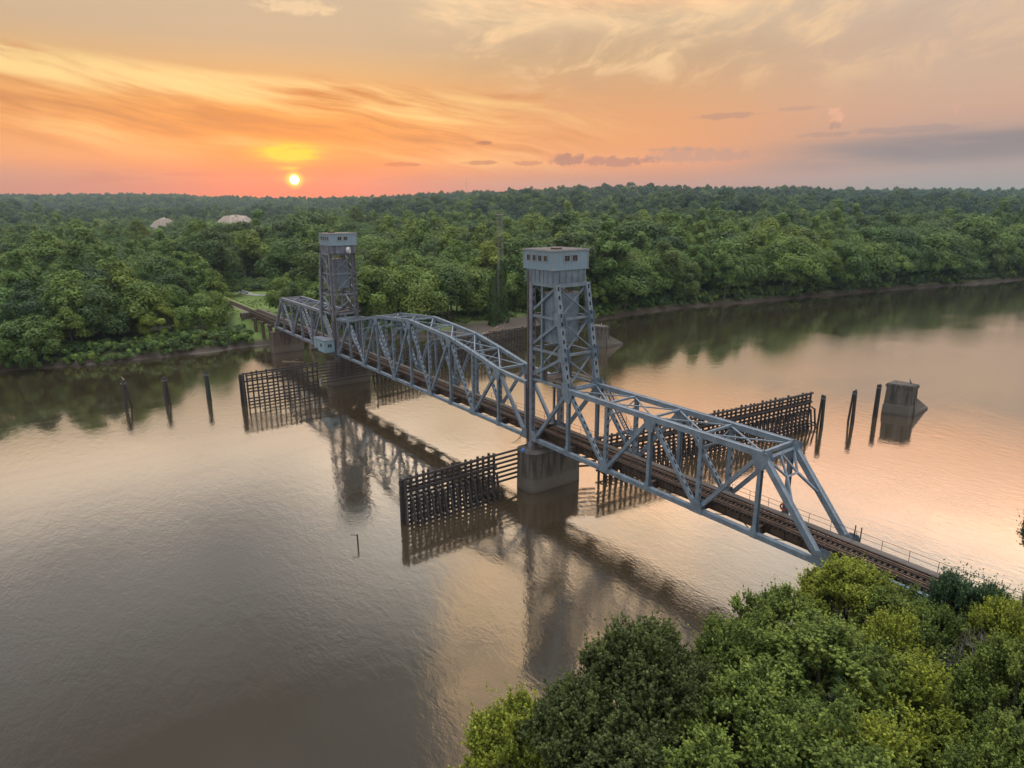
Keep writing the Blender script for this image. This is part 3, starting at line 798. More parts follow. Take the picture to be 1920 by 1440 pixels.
# ------------------------------------------------------------------ lift towers
def lift_tower(root, X, steel, second=False):
    sg = 1 if X(1) > X(0) else -1
    V3 = lambda x, y, z: Vector((X(x), y, z))
    lv = [ZB + 9.5, ZB + 14.05, ZB + 18.9, ZB + 23.5]
    xr = lambda z: -7.15 + (z - lv[0]) / (lv[3] - lv[0]) * (7.15 - 4.55)
    FX = .72
    for y in (WY, -WY):
        m = MB(); m.perf(V3(xr(lv[0]), y, lv[0] - .1), V3(xr(lv[3]), y, lv[3] + .1), .78, .62, pitch=1.2, hl=.55, hw=.30)
        for z in lv[:3]:
            for yy in (y - .40, y + .40):
                x = xr(z); a = [V3(x - .75, yy, z - .9), V3(x + .75, yy, z - .9), V3(x + .75, yy, z + .9), V3(x - .55, yy, z + .9)]
                m.prism(a, (0, .02 if yy > y else -.02, 0))
        m.build('rear_leg', steel, root)
        m = MB(); m.perf(V3(FX, y, 6.9), V3(FX, y, lv[3] + .1), .72, .66, pitch=1.2, hl=.55, hw=.30)
        m.box(X(FX) - .55, X(FX) + .55, y - .5, y + .5, 6.0, 6.9)
        m.build('front_leg', STEEL_MAUVE if not second else steel, root)
        m = MB(); m.hbeam(V3(-1.5, y * .97, lv[0]), V3(-1.5, y * .97, lv[3]), .34, .36)
        m.build('guide_post', steel, root)
        m = MB()
        s = 1 if y > 0 else -1
        m.beam(V3(1.35, y + s * .25, 6.6), V3(1.35, y + s * .25, lv[3] + 1.6), .22, .24)
        m.build('guide_rail', STEEL_D, root)
        for k in range(3):
            z0, z1 = lv[k], lv[k + 1]
            m = MB(); m.beam(V3(xr(z1) + .1, y, z1 - .35), V3(FX + .6, y, z0 + .1), .3, .34); m.build('side_brace', steel, root)
            m = MB(); m.beam(V3(xr(z0) + .3, y, z0 - .05), V3(FX + .7, y, z0 - .05), .26, .34); m.build('side_strut', steel, root)
        m = MB(); m.beam(V3(xr(lv[3]) + .2, y, lv[3] - .1), V3(FX, y, lv[3] - .1), .5, .5); m.build('side_strut', steel, root)
    for fr in (0, 1):
        for k in range(3):
            z0, z1 = lv[k], lv[k + 1]
            if fr == 0: x0, x1 = xr(z0), xr(z1)
            else: x0 = x1 = FX
            for s in (-1, 1):
                m = MB()
                o = .09 * s * sg
                m.beam(Vector((X(x0) + o, s * (WY - .35), z0 + .45)), Vector((X(x1) + o, -s * (WY - .35), z1 - .45)), .28, .14, V3(1, 0, 0) - V3(0, 0, 0))
                m.build('cross_brace', steel, root)
            m = MB(); m.beam((X(x0), WY - .36, z0), (X(x0), -WY + .36, z0), .28, .32, (1, 0, 0)); m.build('cross_strut', steel, root)
        x1 = xr(lv[3]) if fr == 0 else FX
        m = MB(); m.beam((X(x1), WY - .36, lv[3] - .1), (X(x1), -WY + .36, lv[3] - .1), .4, .5, (1, 0, 0)); m.build('cross_strut', steel, root)
    # skirt with ribs under the machinery house
    zs0, zs1, zh0, zh1 = ZB + 23.62, ZB + 25.38, ZB + 25.40, ZB + 28.05
    xa, xb = sorted((X(-3.95), X(1.75)))
    m = MB(); m.box(xa, xb, -2.98, 2.98, zs0, zs1)
    for y in (-2.98, 2.98):
        s = 1 if y > 0 else -1
        for i in range(7):
            xx = xa + .05 + (xb - xa - .1) * i / 6; m.box(xx - .05, xx + .05, min(y, y + s * .12), max(y, y + s * .12), zs0 + .02, zs1 - .02)
    for x in (xa, xb):
        s = 1 if x == xb else -1
        for i in range(6):
            yy = -2.8 + 5.6 * i / 5; m.box(min(x, x + s * .12), max(x, x + s * .12), yy - .05, yy + .05, zs0 + .02, zs1 - .02)
    m.build('sheave_girder', steel if not second else STEEL_MAUVE, root)
    # house
    xa, xb = sorted((X(-4.15), X(2.3))); ya, yb = -3.3, 3.15
    h = MB(); h.box(xa, xb, ya, yb, zh0, zh1); h = h.build('machinery_house', SIDING, root)
    m = MB(); m.box(xa - .1, xb + .1, ya - .1, yb + .1, zh1 + .003, zh1 + .09); m.build('roof', ROOFM, h)
    m = MB()
    for (a, b, c, d) in ((xa - .12, xb + .12, yb + .1, yb + .14), (xa - .12, xb + .12, ya - .14, ya - .1)): m.box(a, b, c, d, zh1 - .1, zh1 + .12)
    for (a, b) in ((xa - .14, xa - .102), (xb + .102, xb + .14)): m.box(a, b, ya - .1, yb + .1, zh1 - .1, zh1 + .12)
    for (x, y) in ((xa, ya), (xa, yb), (xb, ya), (xb, yb)):
        m.box(x - .06, x + .06, y - .06, y + .06, zh0 - .02, zh1 - .12)
    m.build('corner_trim', FRAMEW, h)
    m = MB(); m.box(X(-2.2) - .5, X(-2.2) + .5, .3, 1.5, zh1 + .09, zh1 + .3); m.build('roof_hatch', STEEL_B, h)
    def window(axis, pos, c, w, hh, sgn):
        z = ZB + 26.98
        fr_, gl = MB(), MB()
        def bx(mb, u0, u1, z0, z1, d0, d1):
            a, b = sorted((pos + sgn * d0, pos + sgn * d1))
            if axis == 'y': mb.box(u0, u1, a, b, z0, z1)
            else: mb.box(a, b, u0, u1, z0, z1)
        bx(gl, c - w / 2, c + w / 2, z - hh / 2, z + hh / 2, .004, .03)
        for u in (-1, 1): bx(fr_, c + u * w / 2 - .05, c + u * w / 2 + .05, z - hh / 2 - .06, z + hh / 2 + .06, .032, .09)
        for u in (-1, 1): bx(fr_, c - w / 2 - .0, c + w / 2 + .0, z + u * hh / 2 - .05, z + u * hh / 2 + .05, .034, .085)
        bx(fr_, c - .012, c + .012, z - hh / 2, z + hh / 2, .037, .058)
        f = fr_.build('window', FRAMEW, h); gl.build('pane', DARKGLASS, f)
    L = 6.45
    for u in (.19, .39, .58, .77):
        for (yy, sgn) in ((yb, 1), (ya, -1)):
            window('y', yy, X(2.3 - u * L), .78, .82, sgn)
    for u in ((.39, .61) if not second else (.36, .58)):
        window('x', X(-4.15), yb - u * L, 1.0, .84, -sg)
        window('x', X(2.3), yb - (u if not second else u + .0) * L, 1.0, .84, sg)
    # hoist ropes
    for y in (-2.15, 2.15):
        m = MB()
        for k in range(4): m.tube((X(2.05), y + (k - 1.5) * .16, ZB + 8.6), (X(2.05), y + (k - 1.5) * .16, zh0), .025, n=4)
        m.build('hoist_rope', DARKIRON, root)
    # ladder + small platforms + handrails at chord level
    m = MB(); z = ZB + 9.75
    xa, xb = sorted((X(-7.6), X(1.1)))
    for (a, b, c, d) in ((xa, xb, -WY - 1.15, -WY - .35), (xa, xb, WY - 1.3, WY - .5)):
        m.box(a, b, c, d, z, z + .05)
    m.build('platform', PLANK, root)
    m = MB(); yr = -WY - 1.12
    for i in range(6):
        xx = xa + (xb - xa) * i / 5; m.tube((xx, yr, z), (xx, yr, z + 1.1), .03, n=4)
    for zz in (.55, 1.08): m.tube((xa, yr, z + zz), (xb, yr, z + zz), .025, n=4)
    for zz in (.55, 1.08):
        for xx in (xa, xb): m.tube((xx, yr, z + zz), (xx, -WY - .4, z + zz), .025, n=4)
    m.build('platform_handrail', DARKIRON, root)
    # stair down to the deck on the far side
    m = MB(); p, q = V3(-7.7, -WY - .75, z), V3(-13.0, -WY - .75, ZB + 3.4)
    for s in (-.34, .34): m.beam(p + Vector((0, s, 0)), q + Vector((0, s, 0)), .05, .26)
    for i in range(22):
        c = p.lerp(q, (i + .5) / 22); m.box(c.x - .12, c.x + .12, c.y - .31, c.y + .31, c.z - .02, c.z + .02)
    m.build('stair', STEEL, root)
    m = MB()
    for s in (-.38, .38):
        for zz in (.55, 1.05): m.tube(p + Vector((0, s, zz)), q + Vector((0, s, zz)), .025, n=4)
        for i in range(7): c = p.lerp(q, i / 6); m.tube(c + Vector((0, s, 0)), c + Vector((0, s, 1.05)), .025, n=4)
    m.build('stair_handrail', DARKIRON, root)
    xq = X(-13.0); m = MB(); a, b = sorted((xq, xq - sg * 1.6))
    m.box(a, b, -WY - 1.3, -WY - .3, ZB + 3.3, ZB + 3.36)
    for xx in (a, b):
        for yy in (-WY - 1.27, ): m.tube((xx, yy, ZB + 3.36), (xx, yy, ZB + 4.4), .025, n=4)
    m.tube((a, -WY - 1.27, ZB + 4.4), (b, -WY - 1.27, ZB + 4.4), .025, n=4)
    m.tube((a + .2, -WY - .45, ZT), (a + .2, -WY - .45, ZB + 3.3), .05, n=5); m.tube((b - .2, -WY - .45, ZT), (b - .2, -WY - .45, ZB + 3.3), .05, n=5)
    m.box(a + .2, b - .2, -WY - 1.2, -WY - .6, ZB + 3.365, ZB + 4.1)
    m.build('stair_landing', STEEL, root)
    m = MB()
    for s in (-.2, .2): m.tube(V3(FX - .45, -WY + .6 + s, lv[0]), V3(FX - .45, -WY + .6 + s, lv[3]), .03, n=4)
    for i in range(40):
        zz = lv[0] + .35 * i; m.tube(V3(FX - .45, -WY + .4, zz), V3(FX - .45, -WY + .8, zz), .018, n=4)
    m.build('ladder', STEEL_D, root)
    # machinery clutter low on the tower
    m = MB()
    for y in (-1, 1):
        m.box(*sorted((X(-1.9), X(-.9))), *sorted((y * 2.0, y * 2.45)), ZB + 9.9, ZB + 11.3)
        m.tube(V3(.1, y * 2.95, 6.2), V3(.1, y * 2.95, ZB + 9), .06, n=5)
        m.tube(V3(1.0, y * 3.1, 6.2), V3(1.0, y * 3.1, ZB + 20), .05, n=5)
    m.box(*sorted((X(-2.6), X(-.4))), -1.7, 1.7, ZB + 9.55, ZB + 9.8)
    m.build('machinery_box', STEEL_D, root)
    # conduit brackets at the pier end
    m = MB()
    for k in range(10):
        zz = ZB + .3 + k * .7
        m.beam(V3(1.2, WY + .15, zz), V3(1.2, WY + .75, zz), .05, .05, (1, 0, 0))
    for k in range(3): m.tube(V3(1.2, WY + .4 + k * .15, 6.2), V3(1.2, WY + .4 + k * .15, ZB + 8), .035, n=4)
    for k in range(5):
        m.tube(V3(2.0, WY + .7 + .1 * k, ZB + 1.4 - .3 * k), V3(2.6 + .5 * k, WY + .9, ZB - 1.0 - .15 * k), .02, n=4)
    m.build('cable_bracket', DARKIRON, root)

tw1 = thing('lift_tower', 'tall near lift tower with clean blue grey machinery house on top', 'lift tower', (-1.7, 0, 6.0))
lift_tower(tw1, lambda x: x, STEEL)
tw2 = thing('lift_tower', 'distant faded lift tower with a white dish under its machinery house', 'lift tower', (XC + 1.7, 0, 6.0))
lift_tower(tw2, lambda x: XC - x, STEEL_MAUVE, True)

def counterweight(X, label, mat):
    cx = X(-2.35); hx, hy, c = 1.72, 2.42, .75
    ring = lambda z, k=1.0: [(cx + a * k, b * k, z) for a, b in ((-hx, -hy + c), (-hx + c, -hy), (hx - c, -hy), (hx, -hy + c), (hx, hy - c), (hx - c, hy), (-hx + c, hy), (-hx, hy - c))]
    o = thing('counterweight', label, 'counterweight', (cx, 0, ZB + 15.6))
    m = MB(); m.loft([ring(ZB + 15.45), ring(ZB + 22.0)])
    m.build('block', mat, o)
    m = MB()
    for z0, z1, k in ((ZB + 15.30, ZB + 15.46, 1.02), (ZB + 22.0, ZB + 22.2, 1.02)): m.loft([ring(z0, k), ring(z1, k)])
    r0 = ring(0, 1.0)
    for i in range(8):
        for f in (.0, .5):
            a, b = Vector(r0[i]), Vector(r0[(i + 1) % 8]); p = a.lerp(b, f); m.box(p.x - .03, p.x + .03, p.y - .03, p.y + .03, ZB + 15.47, ZB + 21.98)
    m.build('edge_band', mat, o)
    m = MB()
    for y in (-1.6, -1.3, 1.3, 1.6): m.tube((cx, y, ZB + 22.2), (cx, y, ZB + 23.6), .05, n=5)
    m.build('hanger_rope', DARKIRON, o)
counterweight(lambda x: x, 'big blue grey block hanging inside the near lift tower', STEEL)
counterweight(lambda x: XC - x, 'faded grey block hanging inside the far lift tower', STEEL)

# dish, panel and cabin of the far tower
X2 = lambda x: XC - x
d = thing('dish_antenna', 'round white dish antenna mounted below the far machinery house', 'antenna', (X2(2.6), -1.0, ZB + 24.4))
m = MB(); cx, cy, cz = X2(3.1), -1.05, ZB + 24.35
rings = []; ux, uy = -.62, -.78
for (dd, r) in ((0, .10), (.03, .40), (.12, .70), (.0, .74), (-.12, .74), (-.62, .66), (-.75, .2)):
    rings.append([(cx + ux * dd - uy * r * math.cos(a), cy + uy * dd + ux * r * math.cos(a), cz + r * math.sin(a)) for a in np.linspace(0, 2 * math.pi, 20, endpoint=False)])
m.loft(rings); m.build('reflector', WHITE, d, smooth=False)
m = MB(); m.beam((cx + .6, cy, cz), (X2(1.8), cy, cz), .16, .16); m.build('bracket', STEEL_D, d)
cb = thing('operator_cabin', 'pale blue operator cabin hanging beside the far tower above the water', 'cabin', (XC + .4, 4.6, ZB + .9))
m = MB(); m.box(XC - 1.2, XC + 3.1, 3.35, 5.9, ZB + .75, ZB + 3.55); m.build('body', CABIN, cb)
m = MB(); m.box(XC + 3.12, XC + 7.2, 3.35, 5.3, ZB + .85, ZB + 3.2); m.build('annex', CABIN, cb)
m = MB(); m.box(XC - 1.35, XC + 3.2, 3.3, 6.05, ZB + 3.553, ZB + 3.68); m.box(XC + 3.21, XC + 7.3, 3.3, 5.45, ZB + 3.203, ZB + 3.32); m.build('roof', STEEL_MAUVE, cb)
m = MB(); m.box(XC - 1.26, XC - 1.21, 4.1, 5.15, ZB + 1.95, ZB + 2.8); w_ = m.build('window', FRAMEW, cb)
for yy in (4.18, 4.70): MB().box(XC - 1.29, XC - 1.263, yy, yy + .38, ZB + 2.03, ZB + 2.72).build('pane', DARKGLASS, w_)
m = MB(); m.box(XC + .4, XC + 1.3, 5.903, 5.95, ZB + 1.9, ZB + 2.8); w_ = m.build('window', FRAMEW, cb)
MB().box(XC + .48, XC + 1.22, 5.953, 5.975, ZB + 1.98, ZB + 2.72).build('pane', DARKGLASS, w_)
m = MB(); m.box(XC + 4.6, XC + 5.6, 5.303, 5.345, ZB + .95, ZB + 2.9); m.build('door', FRAMEW, cb)
m = MB()
for xx in (XC - .8, XC + 2.6, XC + 6.4): m.beam((xx, 3.0, ZB + .65), (xx, 5.6, ZB + .65), .2, .2, (1, 0, 0)); m.beam((xx, 3.05, ZB - .3), (xx, 5.4, ZB + .55), .1, .1, (1, 0, 0))
m.build('bracket', STEEL_MAUVE, cb)

# ------------------------------------------------------------------ piers
def rrect(x0, x1, y0, y1, r, z, n=6):
    pts = []
    for (cx, cy, a0) in ((x1 - r, y1 - r, 0), (x0 + r, y1 - r, 90), (x0 + r, y0 + r, 180), (x1 - r, y0 + r, 270)):
        for k in range(n + 1):
            a = R(a0 + 90 * k / n); pts.append((cx + r * math.cos(a), cy + r * math.sin(a), z))
    return pts
def pier(label, x0, x1, y0, y1, top, mat, r=1.5, batter=.12):
    root = thing('bridge_pier', label, 'pier', ((x0 + x1) / 2, (y0 + y1) / 2, -2))
    m = MB(); m.loft([rrect(x0 - batter, x1 + batter, y0 - batter, y1 + batter, r, -3), rrect(x0 - batter * .3, x1 + batter * .3, y0 - batter * .3, y1 + batter * .3, r, 2.2), rrect(x0, x1, y0, y1, r, top - .25)])
    m.build('shaft', mat, root)
    m = MB(); m.loft([rrect(x0 - .06, x1 + .06, y0 - .06, y1 + .06, r, top - .25 + .003), rrect(x0 - .06, x1 + .06, y0 - .06, y1 + .06, r, top)])
    m.build('cap', mat, root)
    return root
pier('rounded concrete pier under the near lift tower', -2.3, 2.3, -5, 5.05, 6.05, CONC)
pier('brown stained pier under the far lift tower behind timber walers', XC - 2.3, XC + 2.3, -5, 5.05, 6.05, CONC_B)
pier('brown concrete pier at the shore end of the far truss span', XC + 6 * P1 - 1.3, XC + 6 * P1 + 1.3, -4.4, 4.4, 6.2, CONC_B, .3)
pier('concrete pier at the foot of the near portal, hidden by trees', -6 * P1 - 1.6, -6 * P1 + 1.0, -4.4, 4.4, 6.2, CONC, .3)

# girder span past the near portal, trestle beyond the far truss
gs = thing('girder_span', 'plate girder track span running from the near portal into the trees', 'bridge span', (-60, 0, ZB))
x0, x1 = -78.0, -6 * P1 - 1.2
for y in (-1.75, 1.75):
    m = MB(); m.box(x0, x1, y - .02, y + .02, ZB - .9, ZB + .9)
    for z in (ZB - .92, ZB + .92): m.box(x0, x1, y - .22, y + .22, z - .02, z + .02)
    for i in range(20):
        xx = x0 + (x1 - x0) * i / 19.0
        for s in (-1, 1): m.box(xx - .015, xx + .015, y + s * .023, y + s * .18, ZB - .895, ZB + .895)
    m.build('plate_girder', STEEL, gs)
deck_parts(gs, x0, x1 + .75, STEEL)
m = MB()
for xx in (x1 + .3, x1 + .9): m.tube((xx, -2.5, ZT), (xx, -2.5, ZT + 1.6), .06, n=5)
m.build('gate_post', DARKIRON, gs)
tr = thing('trestle', 'low trestle carrying the rusty track ashore beyond the far truss', 'trestle', (140, 0, 2))
x0, x1 = XC + 6 * P1 + .5, 153.0
deck_parts(tr, x0, x1, STEEL_MAUVE, guard=False)
for y in (-1.6, 1.6):
    MB().box(x0, x1, y - .15, y + .15, ZB - .2, ZB + .93).build('plate_girder', STEEL_B, tr)
for xx in (129, 137, 145):
    m = MB()
    for y in (-2.2, 0, 2.2): m.tube((xx, y, -2), (xx, y, ZB - 1.0), .55, .5, n=10)
    m.box(xx - .6, xx + .6, -3.1, 3.1, ZB - 1.0, ZB - .25); m.build('bent', CONC_B, tr)
MB().box(151.5, 153.5, -4.5, 4.5, 0, ZB + .6).build('abutment', CONC_B, tr)
gt = thing('railway_track', 'rusty track on the grassy embankment past the trestle', 'railway', (180, 0, 7.6))
m = MB()
for i in range(150): xx = 153.3 + i * .6; m.box(xx - .12, xx + .12, -1.3, 1.3, 7.58, 7.80)
m.build('sleepers', TIES, gt)
m = MB(); m.prism([(153.2, -2.2, 7.45), (153.2, 2.2, 7.45), (153.2, 1.6, 7.74), (153.2, -1.6, 7.74)], (95, 0, 0)); m.build('ballast', m_flat('brown_ballast', (.20, .15, .12, 1), .95), gt)
for y in (-.75, .75): MB().box(153.2, 248, y - .035, y + .035, 7.8, 7.95).build('rail', RAIL, gt)

# ------------------------------------------------------------------ timber fenders
def fender(label, a, b, out, npile, top=6.6, rows=10, batter=True, ext=None, cluster=False):
    """a, b plan ends; out = unit vector (x, y) to the batter-pile side; sheeting is on the other side"""
    a = Vector((a[0], a[1], 0)); b = Vector((b[0], b[1], 0)); u = (b - a).normalized(); o = Vector((out[0], out[1], 0))
    L = (b - a).length; up = Vector((0, 0, 1))
    root = thing('timber_fender', label, 'fender', tuple((a + b) / 2))
    for k in range(rows):
        z = top - .35 - k * (top - .7) / (rows - 1); cut = sorted(random.uniform(.15, .85) for _ in range(max(1, int(L / 9)))) + [1.0]; c0 = 0.0
        for c1 in cut:
            if c1 - c0 > .03 and (random.random() > .07 or k == 0):
                m = MB()
                m.beam(a.lerp(b, c0 + .002) - o * random.uniform(.31, .37) + up * (z + random.uniform(-.07, .07)), a.lerp(b, c1 - .002) - o * .34 + up * (z + random.uniform(-.07, .07)), .26, .25, up)
                m.build('waler', TIMBER, root)
            c0 = c1
    for z, w in ((top - .02, .34), (top - 1.75, .30)):
        m = MB(); m.beam(a + o * .24 + up * z, b + o * .24 + up * z, .3, w, up); m.build('cap_beam', TIMBER, root)
    for i in range(npile):
        p = a + u * (L * (i + .3) / (npile - .4)); m = MB(); j = u * random.uniform(-.16, .16) + o * random.uniform(-.08, .08)
        hh = top + random.uniform(.10, .50)
        m.beam(p + up * -2, p + up * hh + j, .28, .28, u)
        m.build('pile', TIMBER, root)
        if batter:
            m = MB(); q = p + u * .2
            m.beam(q + o * .25 + up * 3.9, q + o * 1.25 + up * 3.55, .2, .2, u)
            m.beam(q + o * 1.05 + up * 3.7, q + o * (1.9 + random.uniform(-.1, .15)) + up * -1.0, .26, .26, u)
            m.beam(q + o * .25 + up * 1.0, q + o * 2.1 + up * .75, .2, .2, u)
            m.build('batter_pile', TIMBER, root)
    if ext:
        for k in range(7):
            z = top - .3 - k * .72; m = MB(); e = Vector((ext[0], ext[1], 0))
            st = a if (e - a).length < (e - b).length else b
            m.beam(st - o * .34 + up * z, e - o * .34 + up * z, .24, .26, up); m.build('waler', TIMBER, root)
    if cluster:
        c = (b if cluster == 'b' else a) + u * (.7 if cluster == 'b' else -.7)
        m = MB()
        for (dx, dy) in ((0, 0), (.42, .1), (-.1, .42), (-.4, -.1), (.1, -.42)):
            m.tube((c.x + dx * 1.25, c.y + dy * 1.25, -2), (c.x + dx, c.y + dy, top + random.uniform(-.1, .3)), .2, .18, n=8)
        m.build('end_cluster', TIMBER, root)
        m = MB()
        for z in (top - .5, top - .75):
            for k in range(12):
                t0, t1 = 2 * math.pi * k / 12, 2 * math.pi * (k + 1) / 12
                m.tube((c.x + .66 * math.cos(t0), c.y + .66 * math.sin(t0), z), (c.x + .66 * math.cos(t1), c.y + .66 * math.sin(t1), z), .03, n=4)
        m.build('wire_binding', DARKIRON, root)
        if label.startswith('black timber fender nearest'):
            MB().box(c.x - 1.02, c.x - .99, c.y - .06, c.y + .06, .2, 3.6).build('gauge_board', BARKP, root)
    return root
fender('black timber fender nearest the viewer, in front of the near pier', (1.0, 9.3), (1.0, 23.6), (-1, 0), 15, top=6.3, ext=(1.0, 4.2), cluster='b')
fender('long timber fender running behind the near truss towards the round pile clusters', (-3.4, -7), (-9.3, -57.5), (-.993, .115), 46, ext=(-2.0, -4.4))
f2 = fender('open timber fender left of the far lift tower', (72.2, 9.0), (72.2, 25.2), (1, 0), 15, batter=False, ext=(72.2, -4.5), cluster='b', rows=9)
MB().box(71.5, 71.56, 8.75, 9.2, 1.4, 3.0).build('gauge_board', FRAMEW, f2)
fender('dark timber fender seen through the arched span, right of the far tower', (73.2, -5.5), (80.5, -57), (.99, .14), 44, batter=True)

# ------------------------------------------------------------------ pile clusters, old piers, small things
def dolphin(label, x, y, top, mats, spread=.9, splay=None):
    root = thing('pile_cluster', label, 'mooring piles', (x, y, 0), 'pile clusters standing in the river')
    for k, (dx, dy) in enumerate(((0, .0), (.55, .25), (-.5, .3), (.1, -.55))):
        f = spread if splay != k else 2.2
        m = MB(); m.tube((x + dx * f, y + dy * f, -2), (x + dx * .5, y + dy * .5, top - random.uniform(0, .35)), .23, .2, n=8)
        m.build('pile', mats[k % len(mats)], root)
    m = MB()
    for z in (top - .55, top - .75):
        for k in range(12):
            t0, t1 = 2 * math.pi * k / 12, 2 * math.pi * (k + 1) / 12
            m.tube((x + .56 * math.cos(t0), y + .56 * math.sin(t0), z), (x + .56 * math.cos(t1), y + .56 * math.sin(t1), z), .03, n=4)
    m.build('wire_binding', FRAMEW, root)
    return root
dolphin('pile cluster with a gull on top, leftmost in the river', 84.9, 46.7, 6.0, [TIMBER], 1.1, 3)
dolphin('plain dark pile cluster between the gull perch and the greenish piles', 82.8, 39.2, 5.9, [TIMBER], 1.2)
dolphin('greenish pile cluster beside the left far timber fender', 80.7, 31.2, 6.3, [TIMBER_G], .8)
dolphin('two-tone pile cluster at the end of the long right fender', -11.2, -58.6, 6.4, [TIMBER, TIMBER, TIMBER_G, TIMBER], 1.0)
dolphin('leaning pile cluster midway between right fender end and old pier', -13.2, -66.4, 6.5, [TIMBER, TIMBER, TIMBER, TIMBER_G], 1.1)
dolphin('narrow pile cluster next to the old sloped concrete pier', -14.2, -74.0, 6.6, [TIMBER], .6)

def old_pier(label, dx, dy):
    root = thing('old_pier', label, 'pier', (-16 + dx, -80 + dy, 0))
    base = [(-14.0, -77.2), (-18.3, -78.7), (-18.6, -81.2), (-13.9, -81.2)]
    ctr = Vector((-16.2, -79.6, 0))
    rg = lambda z, k: [((ctr.x + (x - ctr.x) * k) + dx, (ctr.y + (y - ctr.y) * k) + dy, z) for x, y in base]
    m = MB(); m.loft([rg(-2, 1.08), rg(1.9, 1.04), rg(2.0, .99), rg(5.6, .95)]); m.build('shaft', CONC, root)
    m = MB(); m.loft([rg(5.603, 1.03), rg(6.1, 1.03), rg(6.12, .99), rg(6.3, .97)]); m.build('cap', CONC, root)
    b1, b2, tip = (-18.95 + dx, -80.2 + dy), (-13.5 + dx, -80.6 + dy), (-18.5 + dx, -87.4 + dy)
    m = MB()
    m.v += [(*b1, -2), (*b2, -2), (*tip, -2), (b1[0] + .5, b1[1], 4.0), (b2[0] - .5, b2[1], 4.0), (tip[0] + .2, tip[1] + .5, .7), (b1[0], b1[1], .9), (b2[0], b2[1], .9), (tip[0], tip[1], .35)]
    m.f += [(3, 4, 5), (0, 6, 8, 2), (6, 3, 5, 8), (2, 8, 7, 1), (8, 5, 4, 7), (0, 1, 7, 6), (6, 7, 4, 3)]
    m.build('ice_apron', CONC, root)
old_pier('old free standing concrete pier with sloped ice apron at the right', 0, 0)
old_pier('old sloped concrete pier on a silt bank behind the near tower', 86.6, 1.2)

def bird(label, x, y, z, mat, yaw=0.0, k=1.0, upright=True):
    # one continuous body: tail, trunk, neck, head, bill
    c, s = math.cos(yaw), math.sin(yaw)
    prof = [(-.30, .10, .012, .03), (-.20, .14, .05, .05), (-.06, .22, .10, .10), (.05, .32, .11, .12), (.12, .44, .07, .08), (.15, .56, .045, .05), (.17, .66, .05, .055), (.24, .68, .03, .03), (.34, .66, .008, .01)]
    rings = []
    for (u, h, w, t_) in prof:
        rings.append([(x + k * (u * c - w * math.cos(a) * s), y + k * (u * s + w * math.cos(a) * c), z + k * (h + t_ * math.sin(a))) for a in np.linspace(0, 2 * math.pi, 8, endpoint=False)])
    m = MB(); m.loft(rings)
    for sgn in (-1, 1): m.tube((x - sgn * .05 * s * k, y + sgn * .05 * c * k, z + k * .16), (x - sgn * .05 * s * k, y + sgn * .05 * c * k, z), .014 * k, n=5)
    o = m.build('bird', mat, None, smooth=True); tag(o, label, 'bird')
bird('pale gull perched on the leftmost pile cluster', 84.7, 46.6, 5.98, FEATHERW, 2.2, 1.25)
bird('dark cormorant standing on the old right pier', -17.2, -80.4, 6.3, FEATHER, -.5, 1.35)
bird('small pale bird on the old pier behind the near tower', 70.4, -78.9, 6.3, FEATHERW, 2.6, 1.3)

m = MB(); m.tube((-1.2, 32.0, -1), (-1.15, 32.0, 1.55), .11, .10, n=8); m.beam((-1.15, 32.0, 1.45), (-.9, 32.75, 1.62), .06, .10, (0, 0, 1))
tag(m.build('wooden_stake', TIMBER, None), 'lone dark stake sticking up from open water', 'stake')
# life ring on the walkway rail
m = MB(); cx, cy, cz = -37.4, -2.28, ZT + .72; K = 16
rings = [[(cx + (.36 + .09 * math.cos(b)) * math.cos(a), cy + .09 * math.sin(b), cz + (.36 + .09 * math.cos(b)) * math.sin(a)) for b in np.linspace(0, 2 * math.pi, 8, endpoint=False)] for a in np.linspace(0, 2 * math.pi, K + 1)]
m.loft(rings, cap=False); tag(m.build('life_ring', RED, None, smooth=True), 'faded red life ring on the walkway rail of the near span', 'life ring')
# blue box on the near tower pier
b_ = MB().box(-.35, .05, 4.9, 5.25, 6.06, 6.46)
b_.box(-.4, .1, 4.87, 5.28, 6.463, 6.53); tag(b_.build('blue_box', BLUE, None, bevel=.02), 'small bright blue box at the edge of the near pier', 'box')

# driftwood
def log(label, pts, r):
    m = MB()
    for (p, q, ra, rb) in pts: m.tube(p, q, ra, rb, n=7)
    tag(m.build('driftwood', DRIFT, None), label, 'driftwood')
log('grey tangle of driftwood logs on the mud flat below the woods', [((106, -58, .3), (109, -71, 1.1), .35, .2), ((107, -60, .5), (108.5, -69, 2.0), .22, .12), ((108, -64, .8), (112, -70, 1.6), .2, .1), ((107, -62, .9), (106, -66, 2.6), .15, .06), ((108, -69, .9), (110.5, -72, 3.2), .12, .05), ((107, -63, 1.0), (109.5, -73.5, .6), .25, .15)], .3)
log('pale log standing against the shore pier of the far span', [((118.6, -5.6, 0), (119.2, -7.4, 5.2), .45, .3), ((119, -6.6, 3.0), (118.8, -9.6, 4.6), .25, .12), ((118.8, -6.0, .6), (116, -9, .9), .3, .15)], .4)
log('thin floating branch on the water under the far cabin', [((108, 6, .12), (104, 1.5, .1), .2, .08), ((106.5, 4.3, .15), (107, 1.8, .4), .08, .04)], .2)

